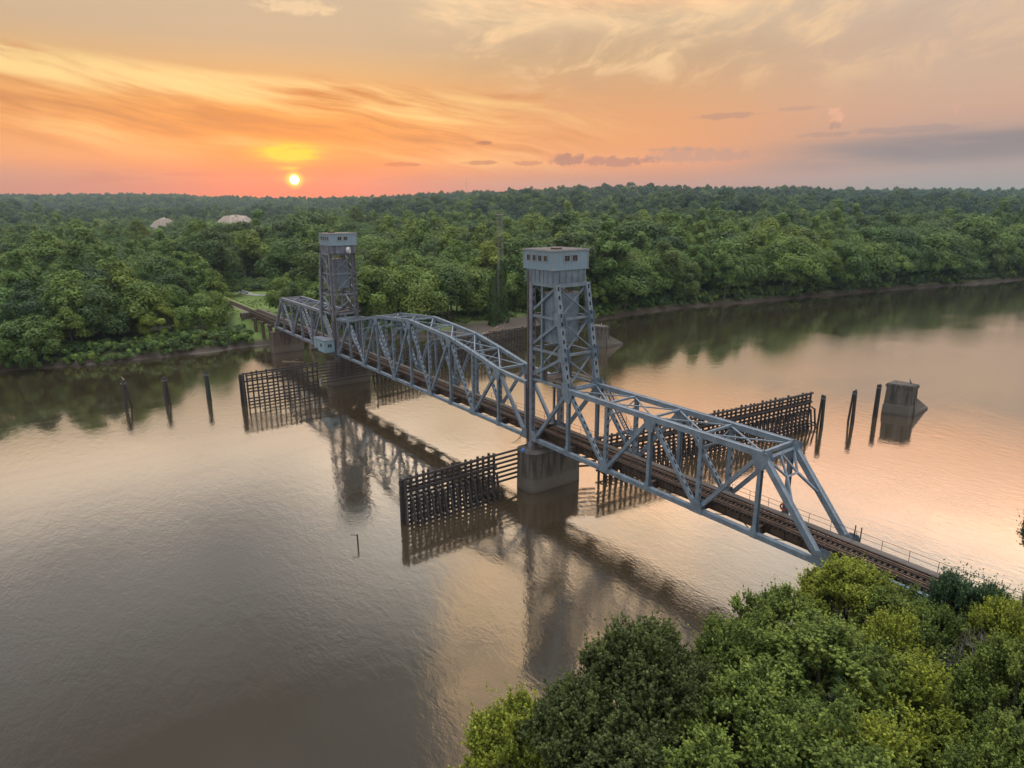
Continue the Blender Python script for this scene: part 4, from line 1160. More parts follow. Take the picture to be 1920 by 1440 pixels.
# ------------------------------------------------------------------ clearing: road, car, sign; quarry; pylon; mast
def gz(x, y): return float(ground_z(x, y))
def ribbon(name, pts, w, mat, label, dz=.12):
    V, F = [], []
    P = [Vector((x, y, 0)) for x, y in pts]
    dense = []
    for a, b in zip(P[:-1], P[1:]):
        k = max(2, int((b - a).length / 2.0))
        dense += [a.lerp(b, i / k) for i in range(k)]
    dense.append(P[-1])
    for i, p in enumerate(dense):
        u = (dense[min(i + 1, len(dense) - 1)] - dense[max(i - 1, 0)]).normalized(); n = Vector((-u.y, u.x, 0))
        for j, s in enumerate((-1, -.5, 0, .5, 1)):
            q = p + n * s * w / 2; V.append((q.x, q.y, gz(q.x, q.y) + dz))
    for i in range(len(dense) - 1):
        for j in range(4): F.append((i * 5 + j, i * 5 + j + 1, i * 5 + 6 + j, i * 5 + 5 + j))
    me = bpy.data.meshes.new(name); me.from_pydata(V, [], F); me.materials.append(mat)
    o = bpy.data.objects.new(name, me); COL.objects.link(o); tag(o, label, kind='structure')
ROADM = m_flat('pale_gravel', (.33, .33, .32, 1), .95)
ribbon('gravel_road', [(262, -22.5), (252, -21.5), (243, -21), (235, -21), (229, -23), (226, -28), (224, -36), (222, -46)], 3.6, ROADM, 'pale gravel road crossing the grass clearing')
def car(x, y, yaw):
    z = gz(x, y) + .13
    root = thing('parked_car', 'small white car on the gravel road in the clearing', 'car', (x, y, z)); 
    c, s = math.cos(yaw), math.sin(yaw)
    T_ = lambda u, v, h: (x + u * c - v * s, y + u * s + v * c, z + h)
    prof = [(-2.1, .35), (-2.15, .8), (-1.95, .95), (-1.2, 1.0), (-.75, 1.42), (.55, 1.45), (1.15, .98), (2.0, .85), (2.15, .6), (2.1, .35)]
    m = MB(); m.loft([[T_(u, v * (.86 if h > 1.1 else 1), h) for u, h in prof] for v in (-.85, .85)])
    m.build('body', WHITE, root)
    m = MB()
    for v in (-.865, .865):
        k = v * .93
        m.prism([T_(-1.05, k, 1.03), T_(-.7, k * .94, 1.36), T_(.5, k * .94, 1.38), T_(.95, k, 1.03)], Vector(T_(0, .02 * (1 if v > 0 else -1), 0)) - Vector(T_(0, 0, 0)))
    m.build('side_window', DARKGLASS, root)
    m = MB(); m.prism([T_(.58, -.7, 1.42), T_(.58, .7, 1.42), T_(1.12, .76, 1.03), T_(1.12, -.76, 1.03)], Vector(T_(.03, 0, .02)) - Vector(T_(0, 0, 0))); m.build('windscreen', DARKGLASS, root)
    for u in (-1.3, 1.3):
        for v in (-.8, .8):
            m = MB(); m.tube(T_(u, v - .1, .32), T_(u, v + .1, .32), .32, n=12); w_ = m.build('wheel', RUBBER, root)
            MB().tube(T_(u, v - .105, .32), T_(u, v + .105, .32), .18, n=8).build('rim', FRAMEW, w_)
car(237.5, -18.9, 1.5)
sg_ = thing('trackside_sign', 'small white board on a post at the edge of the clearing', 'sign', (300, -37, gz(300, -37)))
MB().tube((300, -37, gz(300, -37)), (300, -37, gz(300, -37) + 3.4), .1, n=6).build('post', DARKIRON, sg_)
MB().box(299.9, 300.05, -37.6, -36.4, gz(300, -37) + 2.0, gz(300, -37) + 4.4).build('board', WHITE, sg_)

GRAVEL = m_flat('quarry_gravel', (.34, .28, .245, 1), .95)
def mound(label, cx, cy, rx, ry, h, seed, base):
    V, F = [], []; n, m_ = 64, 14
    rg = np.random.default_rng(seed); ph = rg.uniform(0, 6.28, 5)
    for i in range(m_ + 1):
        f = i / m_
        for j in range(n):
            a = 2 * math.pi * j / n
            gul = 1 + .05 * math.sin(23 * a + ph[0]) * min(f * 1.6, 1) + .03 * math.sin(41 * a + ph[1]) * f + .06 * math.sin(3 * a + ph[2])
            prof = (1 - f) ** 1.0 if f > .32 else 1 - .06 * (f / .32) - (.68 - .94 + 1 - .68) * 0
            zz = h * ((1 - .05 * (f / .3)) if f < .3 else .95 * (1 - (f - .3) / .7) ** 1.05)
            zz *= 1 + .08 * math.sin(2 * a + ph[3]) * (1 - f) + .03 * math.sin(23 * a + ph[0]) * (1 if f > .25 else 0)
            V.append((cx + rx * f * gul * math.cos(a), cy + ry * f * gul * math.sin(a), base + zz))
    for i in range(m_):
        for j in range(n): k = (j + 1) % n; F.append((i * n + j, (i + 1) * n + j, (i + 1) * n + k, i * n + k))
    me = bpy.data.meshes.new('gravel_mound'); me.from_pydata(V, [], F); me.materials.append(GRAVEL)
    o = bpy.data.objects.new('gravel_mound', me); COL.objects.link(o); tag(o, label, 'gravel heap')
def polar(px, r): 
    a = YAW - math.atan((px - 960) / F_PX); return CAM.x + r * math.cos(a), CAM.y + r * math.sin(a)
QX = polar(458, 900)
_qb = float(ground_z(*QX)) - 1.5
mound('large gullied gravel mound left of the far tower among trees', QX[0], QX[1], 56, 46, 31.5 - _qb, 3, _qb)
Q2 = polar(328, 980)
_qb2 = float(ground_z(*Q2)) - 1.5
mound('smaller sandy mound in the woods left of the gullied one', Q2[0], Q2[1], 38, 30, 28.5 - _qb2, 5, _qb2)
def shed(label, px, r, w, l, h, z0, yawoff=0.4):
    x, y = polar(px, r); a = YAW + yawoff; z0 = gz(x, y) + z0
    u = Vector((math.cos(a), math.sin(a), 0)); v = Vector((-u.y, u.x, 0)); o = Vector((x, y, z0)); up = Vector((0, 0, 1))
    root = thing('shed', label, 'shed', tuple(o))
    m = MB(); m.obox(o + up * h / 2, u * l / 2, v * w / 2, up * h / 2); m.build('wall', WHITE, root)
    m = MB(); m.prism([o + up * h - v * (w / 2 + .4) - u * (l / 2 + .3), o + up * h + v * (w / 2 + .4) - u * (l / 2 + .3), o + up * (h + w * .22) - u * (l / 2 + .3)], u * (l + .6)); m.build('roof', m_flat('pale_roof', (.45, .46, .50, 1), .6), root)
    m = MB(); m.obox(o + up * h * .38 - u * (l / 2 + .02), u * .02, v * w * .16, up * h * .36); m.build('door', FRAMEW, root)
shed('low pale roofed shed between the two gravel mounds', 388, 850, 16, 26, 8, 9.5)
shed('white roof among trees to the right of the far tower', 756, 640, 10, 18, 6, 12.5, 1.1)

py_ = thing('power_pylon', 'slim two-legged lattice pylon rising from the woods between the towers', 'pylon', (121, -78, 3))
def lattice(mb, x, y, z0, z1, w):
    n = int((z1 - z0) / 2.4)
    for sx in (-1, 1):
        for sy in (-1, 1): mb.tube((x + sx * w, y + sy * w, z0), (x + sx * w * .7, y + sy * w * .7, z1), .04, n=4)
    for i in range(n):
        a, b = z0 + (z1 - z0) * i / n, z0 + (z1 - z0) * (i + 1) / n
        for (p, q) in (((-1, -1), (1, -1)), ((1, 1), (-1, 1)), ((-1, 1), (-1, -1)), ((1, -1), (1, 1))):
            mb.tube((x + p[0] * w, y + p[1] * w, a), (x + q[0] * w * .85, y + q[1] * w * .85, b), .018, n=4)
GALV = m_flat('galvanised_steel', (.19, .20, .205, 1), .5)
for (x, y) in ((119.9, -75.9), (121.9, -79.0)):
    m = MB(); lattice(m, x, y, 2, 38.5, .34); m.build('lattice_leg', GALV, py_)
m = MB(); m.beam((119.0, -74.4, 38.6), (122.8, -80.5, 38.6), .25, .4); m.build('crossarm', GALV, py_)
def wire(label, p, q, sag):
    m = MB(); p, q = Vector(p), Vector(q); N = 16; pr = p
    for i in range(1, N + 1):
        f = i / N; c = p.lerp(q, f) - Vector((0, 0, sag * 4 * f * (1 - f))); m.tube(pr, c, .035, n=4); pr = c
    tag(m.build('power_line', GALV, None), label, 'power line')
ex = polar(640, 560)
wire('upper slack wire running from the pylon over the woods', (120.2, -75.6, 36.5), (ex[0], ex[1], 26), 7)
wire('lower slack wire running from the pylon over the woods', (120.2, -75.6, 30.0), (ex[0] + 20, ex[1] - 6, 20), 7)
mx = polar(880, 2400)
rm = MB(); lattice(rm, mx[0], mx[1], 60, 138, .5); rm.tube((mx[0], mx[1], 60), (mx[0], mx[1], 140), .22, n=5); tag(rm.build('radio_mast', GALV, None), 'thin radio mast on the skyline right of the sun', 'mast')

# ------------------------------------------------------------------ trees
def leaf_mesh(name, pos, nrm, size, mat, rng, tip=None):
    N = len(pos)
    if tip is None: tip = rng.uniform(.2, .8, N)
    nrm = nrm / (np.linalg.norm(nrm, axis=1, keepdims=True) + 1e-9)
    rv = rng.normal(size=(N, 3)); t1 = np.cross(nrm, rv); t1 /= (np.linalg.norm(t1, axis=1, keepdims=True) + 1e-9)
    t2 = np.cross(nrm, t1); s = size[:, None]
    a, b = t1 * s * .62, t2 * s * .42
    bend = nrm * s * .10
    V = np.stack([pos - a, pos + b - bend, pos + a * 1.05, pos - b - bend], 1).reshape(-1, 3).astype(np.float32)
    me = bpy.data.meshes.new(name)
    me.vertices.add(N * 4); me.vertices.foreach_set('co', V.ravel())
    me.loops.add(N * 4); me.loops.foreach_set('vertex_index', np.arange(N * 4, dtype=np.int32))
    me.polygons.add(N); me.polygons.foreach_set('loop_start', np.arange(0, N * 4, 4, dtype=np.int32))
    me.polygons.foreach_set('loop_total', np.full(N, 4, dtype=np.int32))
    at = me.attributes.new('young', 'FLOAT', 'FACE'); at.data.foreach_set('value', np.clip(tip, 0, 1).astype(np.float32))  # holds random lobe tone, plus painted tip light and inner shade on near crowns
    me.update(calc_edges=True); me.materials.append(mat)
    return me

def lobes_of(rng, H, base, Rad, n, lo=-.35, r0=.28, r1=.46, spire=0.0):
    C, r = [], []
    hz = (H - base) / 2; zc = base + hz
    k = 0
    while len(C) < n:
        z = rng.uniform(lo, 1); th = k * 2.39996 + rng.uniform(-.5, .5); k += 1
        w = math.sqrt(max(0.0, 1 - z * z)) * (1 - spire * max(0, z))
        f = rng.uniform(.48, .92)
        C.append((Rad * w * f * math.cos(th), Rad * w * f * math.sin(th), zc + hz * z * rng.uniform(.70, .86))); r.append(Rad * rng.uniform(r0, r1) * (1 - .3 * max(0, z) * spire))
    return np.array(C), np.array(r), zc

def crown_lobed(name, seed, H, base, Rad, nl, nleaf, leaf, mat, **kw):
    rng = np.random.default_rng(seed)
    C, r, zc = lobes_of(rng, H, base, Rad, nl, **kw)
    w = r ** 2; idx = rng.choice(len(C), nleaf, p=w / w.sum())
    d = rng.normal(size=(nleaf, 3)); d /= np.linalg.norm(d, axis=1, keepdims=True)
    out = C[idx] - np.array([0, 0, zc - .1 * H]); out /= (np.linalg.norm(out, axis=1, keepdims=True) + 1e-6)
    flip = (d * out).sum(1) < -.35; d[flip] *= -1
    d[:, 2] = np.where(d[:, 2] < -.55, -d[:, 2], d[:, 2])
    rad = r[idx] * rng.uniform(.62, 1.10, nleaf) * (1 + .16 * np.sin(d[:, 0] * 7 + idx) * np.cos(d[:, 1] * 6 + idx * 2))
    pos = C[idx] + d * rad[:, None]
    n = d * 1.15 + np.array([0, 0, .30]) + rng.normal(size=(nleaf, 3)) * .30
    tip = rng.uniform(.1, .9, len(C))[idx] * .8 + .2 * rng.uniform(0, 1, nleaf)
    return leaf_mesh(name, pos, n, leaf * rng.uniform(.6, 1.25, nleaf), mat, rng, tip), C

def crown_shoots(name, seed, H, base, Rad, nl, nsh, per, leaf, mat, upw=.7, slen=1.3, tuft=.22, **kw):
    """foreground crown: leafy shoots growing out of every lobe"""
    rng = np.random.default_rng(seed)
    C, r, zc = lobes_of(rng, H, base, Rad, nl, **kw)
    ncl = max(40, nsh // 13)
    w = r ** 2; ic = rng.choice(len(C), ncl, p=w / w.sum())
    dc = rng.normal(size=(ncl, 3)); dc /= np.linalg.norm(dc, axis=1, keepdims=True)
    oc = C[ic] - np.array([0, 0, zc - .15 * H]); oc /= (np.linalg.norm(oc, axis=1, keepdims=True) + 1e-6)
    flip = (dc * oc).sum(1) < -.3; dc[flip] *= -1
    pc = C[ic] + dc * (r[ic] * rng.uniform(.65, 1.0, ncl))[:, None]
    tuft_tone = rng.uniform(0, 1, ncl) ** 1.6
    kk = rng.integers(0, ncl, nsh); d, out = dc[kk], oc[kk]
    p0 = pc[kk] + rng.normal(size=(nsh, 3)) * .17 - d * rng.uniform(0, .35, nsh)[:, None]
    inner = rng.random(nsh) < .16                      # sparse leaves deep in the crown, coloured dark as painted shade
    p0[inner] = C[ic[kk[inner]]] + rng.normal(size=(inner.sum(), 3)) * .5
    sd = d * .55 + out * .45 + np.array([0, 0, upw]) + rng.normal(size=(nsh, 3)) * .38; sd /= np.linalg.norm(sd, axis=1, keepdims=True)
    ln = slen * rng.uniform(.45, 1.2, nsh) * np.where(rng.random(nsh) < .05, 2.1, 1.0)
    u = rng.uniform(0, 1, (nsh, per))
    off = rng.normal(size=(nsh, per, 3)); off /= np.linalg.norm(off, axis=2, keepdims=True)
    pos = p0[:, None, :] + sd[:, None, :] * (u * ln[:, None])[..., None] + off * (tuft * (1.05 - .75 * u) * rng.uniform(.5, 1.1, (nsh, per)))[..., None]
    nn = off * .8 + np.array([0, 0, .55]) + sd[:, None, :] * .4 + rng.normal(size=pos.shape) * .35
    tip = (u ** 1.5 * .75 + .25) * (.25 + .9 * tuft_tone[kk])[:, None] * np.where(inner, .3, 1.0)[:, None]  # tips painted lighter, inner leaves darker, imitating crown highlights and shaded gaps
    pos = pos.reshape(-1, 3); nn = nn.reshape(-1, 3)
    return leaf_mesh(name, pos, nn, leaf * rng.uniform(.6, 1.25, len(pos)), mat, rng, tip.reshape(-1)), C

def trunk_mesh(name, seed, H, base, C, r0, mat, nlimb=7, lean=.4):
    rng = np.random.default_rng(seed); m = MB()
    k = 6; pts = [Vector((0, 0, -1.0))]
    for i in range(1, k + 1):
        f = i / k; pts.append(Vector((rng.uniform(-lean, lean) * f, rng.uniform(-lean, lean) * f, H * .78 * f)))
    for i in range(k): m.tube(pts[i], pts[i + 1], r0 * (1 - .8 * i / k) * (1.25 if i == 0 else 1), r0 * (1 - .8 * (i + 1) / k), n=7)
    sel = rng.choice(len(C), min(nlimb, len(C)), replace=False)
    for j in sel:
        i = rng.integers(2, k); p = pts[i]; q = Vector(C[j]); mid = p.lerp(q, .5) + Vector((0, 0, -.3 + .1 * float(rng.uniform(-1, 1))))
        ra = r0 * (1 - .8 * i / k) * .55
        m.tube(p, mid, ra, ra * .7, n=5); m.tube(mid, q, ra * .7, ra * .25, n=5)
        for q2 in range(3):
            e = q + Vector(rng.normal(size=3) * .5 * np.array([1, 1, .6])) * (H / 12); m.tube(q, e, ra * .25, ra * .08, n=4)
    me = bpy.data.meshes.new(name)
    me.from_pydata(m.v, [], m.f); me.materials.append(mat)
    return me

def make_tree(name, crown_me, trunk_me):
    root = bpy.data.objects.new(name, None); root.empty_display_size = .5
    c = bpy.data.objects.new('crown', crown_me); c.parent = root
    tk = bpy.data.objects.new('trunk', trunk_me); tk.parent = root
    return root
def plant(proto, loc, yaw, sc, label, group=None, cat='tree'):
    r = proto.copy(); COL.objects.link(r)
    for ch in proto.children:
        k = ch.copy(); COL.objects.link(k); k.parent = r
    r.location = loc; r.rotation_euler = (0, 0, yaw); r.scale = sc if hasattr(sc, '__len__') else (sc, sc, sc)
    tag(r, label, cat, group)
    return r

# ---- woodland kinds (heights for scale 1)
WOOD = []
specs = [(15, .4, 6.6, 30, LEAF_FAR, {'lo': -.75}), (17, 1.0, 6.0, 30, LEAF_FAR, {'lo': -.8}), (14, .2, 7.2, 34, LEAF_WMID, {'lo': -.7}), (18, 1.2, 5.6, 28, LEAF_WDARK, {'lo': -.8}),
         (16, .5, 6.8, 38, LEAF_FAR, {'r0': .20, 'r1': .38, 'lo': -.75}), (19, 1.5, 5.8, 30, LEAF_WMID, {'spire': .35, 'lo': -.8}), (13, .2, 6.2, 26, LEAF_FAR, {'lo': -.7}), (16, .6, 6.2, 30, LEAF_WDARK, {'lo': -.75}),
         (22, 1.5, 3.9, 30, LEAF_FAR, {'spire': .5, 'lo': -.85}), (13, .3, 5.0, 16, LEAF_WMID, {'r0': .22, 'r1': .36, 'lo': -.6})]
for i, (H, b, Rd, nl, mt, kw) in enumerate(specs):
    cm, C = crown_lobed('woodland_crown', 100 + i, H, b, Rd, nl, 6500, .52, mt, **kw)
    WOOD.append((make_tree('broadleaf_tree', cm, trunk_mesh('woodland_trunk', 200 + i, H, b, C, .26, BARK, 6)), H))
FARV = bpy.data.collections.new('far_tree_kinds')           # instanced by the far woods only
for i, (H, b, Rd, nl, mt, kw) in enumerate(specs):
    cm, C = crown_lobed('far_crown', 300 + i, H, b * .6, Rd * 1.1, 16, 900, 1.05, mt, r0=.32, r1=.5)
    o = bpy.data.objects.new('far_kind_%d' % i, cm); FARV.objects.link(o)
MIDV = bpy.data.collections.new('mid_tree_kinds')
for i, (pr, H) in enumerate(WOOD):
    o = bpy.data.objects.new('mid_kind_%d' % i, pr.children[0].data); MIDV.objects.link(o)
HILLV = bpy.data.collections.new('hill_tree_kinds')
for i, (H, b, Rd, nl, mt, kw) in enumerate(specs):
    cm, C = crown_lobed('hill_crown', 500 + i, H, b * .6, Rd * 1.05, 15, 900, 1.0, LEAF_HILL if i % 4 else LEAF_FAR, r0=.28, r1=.5)
    o = bpy.data.objects.new('hill_kind_%d' % i, cm); HILLV.objects.link(o)
BUSHV = bpy.data.collections.new('bush_kinds')
for i in range(4):
    cm, C = crown_lobed('bush', 400 + i, 2.6, -.3, 1.9, 9, 700, .38, (LEAF_FAR, LEAF_WDARK, LEAF_WDARK, LEAF_FAR)[i])
    o = bpy.data.objects.new('bush_kind_%d' % i, cm); BUSHV.objects.link(o)

GRASSV = bpy.data.collections.new('tussock_kinds')
LEAF_GRASS = m_leaf('meadow_blades', (.10, .15, .03, 1), (.19, .26, .06, 1), near=True)
for i in range(4):
    cm, C = crown_lobed('tussock', 450 + i, 3.2, -.3, 3.2, 9, 300, .9, LEAF_GRASS)
    o = bpy.data.objects.new('tussock_kind_%d' % i, cm); GRASSV.objects.link(o)
def scatter_stuff(name, P, S_, coll, label, nk):
    """one object whose modifier grows a plant on every vertex"""
    me = bpy.data.meshes.new(name); me.from_pydata([tuple(p) for p in P], [], [])
    N = len(P)
    for an, ty, val in (('sc', 'FLOAT', S_), ('yaw', 'FLOAT', RNG.uniform(0, 6.28, N)), ('kind_no', 'INT', RNG.integers(0, nk, N))):
        at = me.attributes.new(an, ty, 'POINT'); at.data.foreach_set('value', np.asarray(val, np.int32 if ty == 'INT' else np.float32))
    o = bpy.data.objects.new(name, me); COL.objects.link(o); tag(o, label, kind='stuff')
    g = bpy.data.node_groups.new(name + '_grow', 'GeometryNodeTree')
    g.interface.new_socket('Geometry', in_out='INPUT', socket_type='NodeSocketGeometry'); g.interface.new_socket('Geometry', in_out='OUTPUT', socket_type='NodeSocketGeometry')
    n = g.nodes; l = g.links
    gi, go = n.new('NodeGroupInput'), n.new('NodeGroupOutput'); ip = n.new('GeometryNodeInstanceOnPoints')
    ci = n.new('GeometryNodeCollectionInfo'); ci.inputs['Collection'].default_value = coll; ci.inputs['Separate Children'].default_value = True; ci.inputs['Reset Children'].default_value = True
    def attr(nm, ty):
        a = n.new('GeometryNodeInputNamedAttribute'); a.data_type = ty; a.inputs['Name'].default_value = nm; return a.outputs[0]
    cx = n.new('ShaderNodeCombineXYZ'); l.new(attr('yaw', 'FLOAT'), cx.inputs[2])
    e2r = n.new('FunctionNodeEulerToRotation'); l.new(cx.outputs[0], e2r.inputs[0])
    l.new(gi.outputs[0], ip.inputs['Points']); l.new(ci.outputs[0], ip.inputs['Instance']); ip.inputs['Pick Instance'].default_value = True
    l.new(attr('kind_no', 'INT'), ip.inputs['Instance Index']); l.new(e2r.outputs[0], ip.inputs['Rotation'])
    l.new(attr('sc', 'FLOAT'), ip.inputs['Scale']); l.new(ip.outputs[0], go.inputs[0])
    md = o.modifiers.new('grow', 'NODES'); md.node_group = g
    return o

def allowed(x, y, r):
    """where woodland may stand on the far side"""
    sf = s_far(x, y)
    ok = sf > np.where(y > 5, .4, 1.6)
    mud = (y < -50) & (y > -104)
    ok &= ~(mud & (sf < 17 + 5 * (y < -62)))
    ok &= ~((np.abs(y) < 7.5) & (x > 115) & (x < 262))            # railway
    px, py, d = px_of(x, y, 3.0)
    clear = (px > 415) & (px < 522) & (y < 6) & (r > 200) & (r < 378)
    ok &= ~clear
    ok &= ~((px > 500) & (px < 560) & (y < 0) & (r > 190) & (r < 235))
    # quarry, sheds
    for (cx, cy, rr_) in ((QX[0], QX[1], 44), (Q2[0], Q2[1], 18)): ok &= np.hypot(x - cx, y - cy) > rr_ + 8
    q = (px > 380) & (px < 515) & (r > 720) & (r < 870); ok &= ~q
    ok &= ~((px > 290) & (px < 350) & (r > 870) & (r < 985))
    ok &= ~((px > 340) & (px < 430) & (r > 760) & (r < 880))
    ok &= ~((px > 735) & (px < 780) & (r > 560) & (r < 650))
    ok &= ~((np.hypot(x - 121, y + 78) < 5))
    return ok
def jgrid(x0, x1, y0, y1, st, seed):
    rg = np.random.default_rng(seed)
    X, Y = np.meshgrid(np.arange(x0, x1, st), np.arange(y0, y1, st))
    X[::2] += st / 2
    return (X + rg.uniform(-.36, .36, X.shape) * st).ravel(), (Y + rg.uniform(-.36, .36, Y.shape) * st).ravel()

X, Y = jgrid(55, 760, -760, 300, 10.4, 5)
r = np.hypot(X - CAM.x, Y - CAM.y); az = azel_of(X, Y)
keep = allowed(X, Y, r) & (np.abs(az) < .72) & (r < 690)
X, Y, r = X[keep], Y[keep], r[keep]
_px, _py, _ = px_of(X, Y, 9.0)                       # keep the railway clearing open to view
_edge = np.interp(_py, [440, 480, 530, 600, 650], [330, 352, 430, 474, 478])
blk = (Y > 0) & (r < 420) & (_px + 9.5 / r * F_PX > _edge) & (_px < 560)
X, Y, r = X[~blk], Y[~blk], r[~blk]
Z = ground_z(X, Y); sf = s_far(X, Y)
sc = RNG.uniform(.78, 1.38, len(X)) * np.where(RNG.random(len(X)) < .12, 1.2, 1.0)
left = Y > 5
pxs, pys, _ = px_of(X, Y, Z)
sc *= np.where((pxs > 350) & (pxs < 620) & (r > 345) & (r < 430), 1.42, 1.0)          # tall wall behind the clearing
sc *= np.where(Y < -100, 1.30, 1.0)                                                    # tall right bank
sc *= np.where((pxs > 280) & (pxs < 535) & (r > 430), .66, 1.0)
sc *= np.where((sf < 9) & (Y > -100), RNG.uniform(.62, .95, len(X)), 1.0)
sc *= np.where((sf < 8) & (Y <= -100), RNG.uniform(.70, .95, len(X)), 1.0)
sc *= np.where((pxs > 515) & (pxs < 600) & (r < 300) & (Y < 0), .72, 1.0)
front = (sf < 14) | ((pxs > 350) & (pxs < 620) & (r > 345) & (r < 385)) | ((Y < -62) & (Y > -104) & (sf < 34))
score = (sc * 16 / r) * np.where(front, 2.2, 1.0) * np.where((pxs > -60) & (pxs < 1980), 1.0, .3)
order = np.argsort(-score)
NI = 285
ind, rest = order[:NI], order[NI:]
def wood_label(i):
    dark = WOOD_K[i] in (3, 7)
    tone = 'dark green' if dark else 'mid green'
    if Y[i] > 5: where = 'leaning over the left far bank' if sf[i] < 14 else 'in the woods left of the railway'
    elif Y[i] > -104 and pxs[i] > 350 and pxs[i] < 620 and r[i] > 340: where = 'in the tall wall behind the clearing'
    elif Y[i] > -104: where = 'in the woods between the two towers' if sf[i] > 20 else 'at the shore behind the arched span'
    else: where = 'on the right far bank at the waterline' if sf[i] < 14 else 'set back from the right far bank'
    return f'{tone} bushy tree {where}', f'{tone} trees {where}'
WOOD_K = RNG.integers(0, len(WOOD), len(X))
for i in ind:
    lb, gp = wood_label(i)
    s = float(sc[i])
    plant(WOOD[WOOD_K[i]][0], (float(X[i]), float(Y[i]), float(Z[i]) - .2), float(RNG.uniform(0, 6.28)), (s * float(RNG.uniform(1.0, 1.25)), s * float(RNG.uniform(1.0, 1.25)), s * .94), lb, gp)
scatter_stuff('woodland', np.stack([X[rest], Y[rest], Z[rest] - .2], 1), sc[rest], MIDV, 'dense green woodland behind the river banks', len(WOOD))

# far woods up to the skyline
PX_, S__ = [], []
for (ra, rb, st) in ((690, 1250, 11.5), (1250, 2100, 14.5), (2100, 3300, 19)):
    x, y = jgrid(CAM.x - 200, CAM.x + rb, CAM.y - rb, CAM.y + rb * .45, st, int(ra))
    rr_ = np.hypot(x - CAM.x, y - CAM.y); a_ = azel_of(x, y)
    k = (rr_ >= ra) & (rr_ < rb) & (np.abs(a_) < .70) & (s_far(x, y) > 4); k &= allowed(x, y, rr_)
    x, y = x[k], y[k]
    PX_.append(np.stack([x, y, ground_z(x, y) - .5], 1)); S__.append(RNG.uniform(.62, 1.25, len(x)) * np.where(RNG.random(len(x)) < .07, 1.4, 1.0) * st / 11.5)
PX_ = np.vstack(PX_); S__ = np.concatenate(S__)
S__ = np.clip(S__, .65, 1.75)
hill_ = PX_[:, 2] + 6 * (fnoise(PX_[:, 0], PX_[:, 1], 60, 4) - .5) > 11
scatter_stuff('distant_forest', PX_[~hill_], S__[~hill_], FARV, 'pale green forest on the valley floor beyond the river woods', len(specs))
scatter_stuff('hill_forest', PX_[hill_], S__[hill_], HILLV, 'dark blue green forest covering the low hills to the skyline', len(specs))

# undergrowth at the feet of the bank trees, tussocks in the clearing
x, y = jgrid(50, 340, -430, 130, 2.6, 9)
s_ = s_far(x, y); r_ = np.hypot(x - CAM.x, y - CAM.y); p_, q_, _ = px_of(x, y, 3)
mudz = (y < -50) & (y > -104)
k = (s_ > np.where(y > 5, .3, 1.2)) & (s_ < 13) & ~mudz & (np.abs(y) > 5) & (np.abs(azel_of(x, y)) < .72)
k |= mudz & (s_ > 14) & (s_ < 34) & (RNG.random(len(x)) < .8)
k |= (p_ > 420) & (p_ < 520) & (r_ > 330) & (r_ < 372) & (y < 6)
k |= (p_ > 420) & (p_ < 520) & (r_ > 240) & (r_ < 330) & (y < -8) & (RNG.random(len(x)) < .0)
x, y = x[k], y[k]
scatter_stuff('undergrowth', np.stack([x, y, ground_z(x, y) - .2], 1), RNG.uniform(.6, 1.3, len(x)) * np.where((y < -50) & (y > -104), .5, np.where(s_far(x, y) < 5, RNG.uniform(.6, 1.5, len(x)), 1.0)), BUSHV, 'low bushes and rank growth along the far bank', 4)

x, y = jgrid(150, 330, -75, 8, 1.7, 29)
r_ = np.hypot(x - CAM.x, y - CAM.y); p_, q_, _ = px_of(x, y, 3)
k = (np.abs(y) > 3.2) & (p_ > 415) & (p_ < 540) & (r_ < 345) & (fnoise(x, y, 9, 6) > .5)
for (ax, ay) in ((262, -22.5), (252, -21.5), (243, -21), (235, -21), (229, -23), (226, -28), (224, -36), (222, -46), (237.5, -18.9)): k &= np.hypot(x - ax, y - ay) > 5.2
x, y = x[k], y[k]
scatter_stuff('meadow_grass', np.stack([x, y, ground_z(x, y) - .1], 1), RNG.uniform(.06, .15, len(x)), GRASSV, 'rough tussocks of grass in the clearing', 4)
# vines smothering the pylon legs
def vine(label, x, y, h, rad, seed):
    rng = np.random.default_rng(seed); n = 6500
    u = rng.uniform(0, 1, n) ** .9; th = rng.uniform(0, 6.283, n)
    bulge = (1 - .50 * u) * (1 + .16 * np.sin(u * 17 + seed) + .12 * np.sin(th * 3 + u * 9)); bulge = np.where(u > .92, bulge * (1 - (u - .92) / .08 * .75), bulge)
    d = np.stack([np.cos(th), np.sin(th), rng.normal(size=n) * .25 + .15], 1)
    pos = np.stack([rad * bulge * np.cos(th), rad * bulge * np.sin(th), u * h], 1) * np.array([1, 1, 1]) + rng.normal(size=(n, 3)) * .14
    me = leaf_mesh('vine_column', pos, d + rng.normal(size=(n, 3)) * .35, .48 * rng.uniform(.6, 1.2, n), IVY, rng)
    o = bpy.data.objects.new('vine_column', me); COL.objects.link(o); o.location = (x, y, gz(x, y) - .3); tag(o, label, 'vine')
vine('tall column of dark vines smothering the pylon legs', 120.9, -77.6, 22.0, 2.5, 1)
vine('shorter leaning vine column just left of the tall one', 117.2, -71.6, 17.0, 1.7, 2)

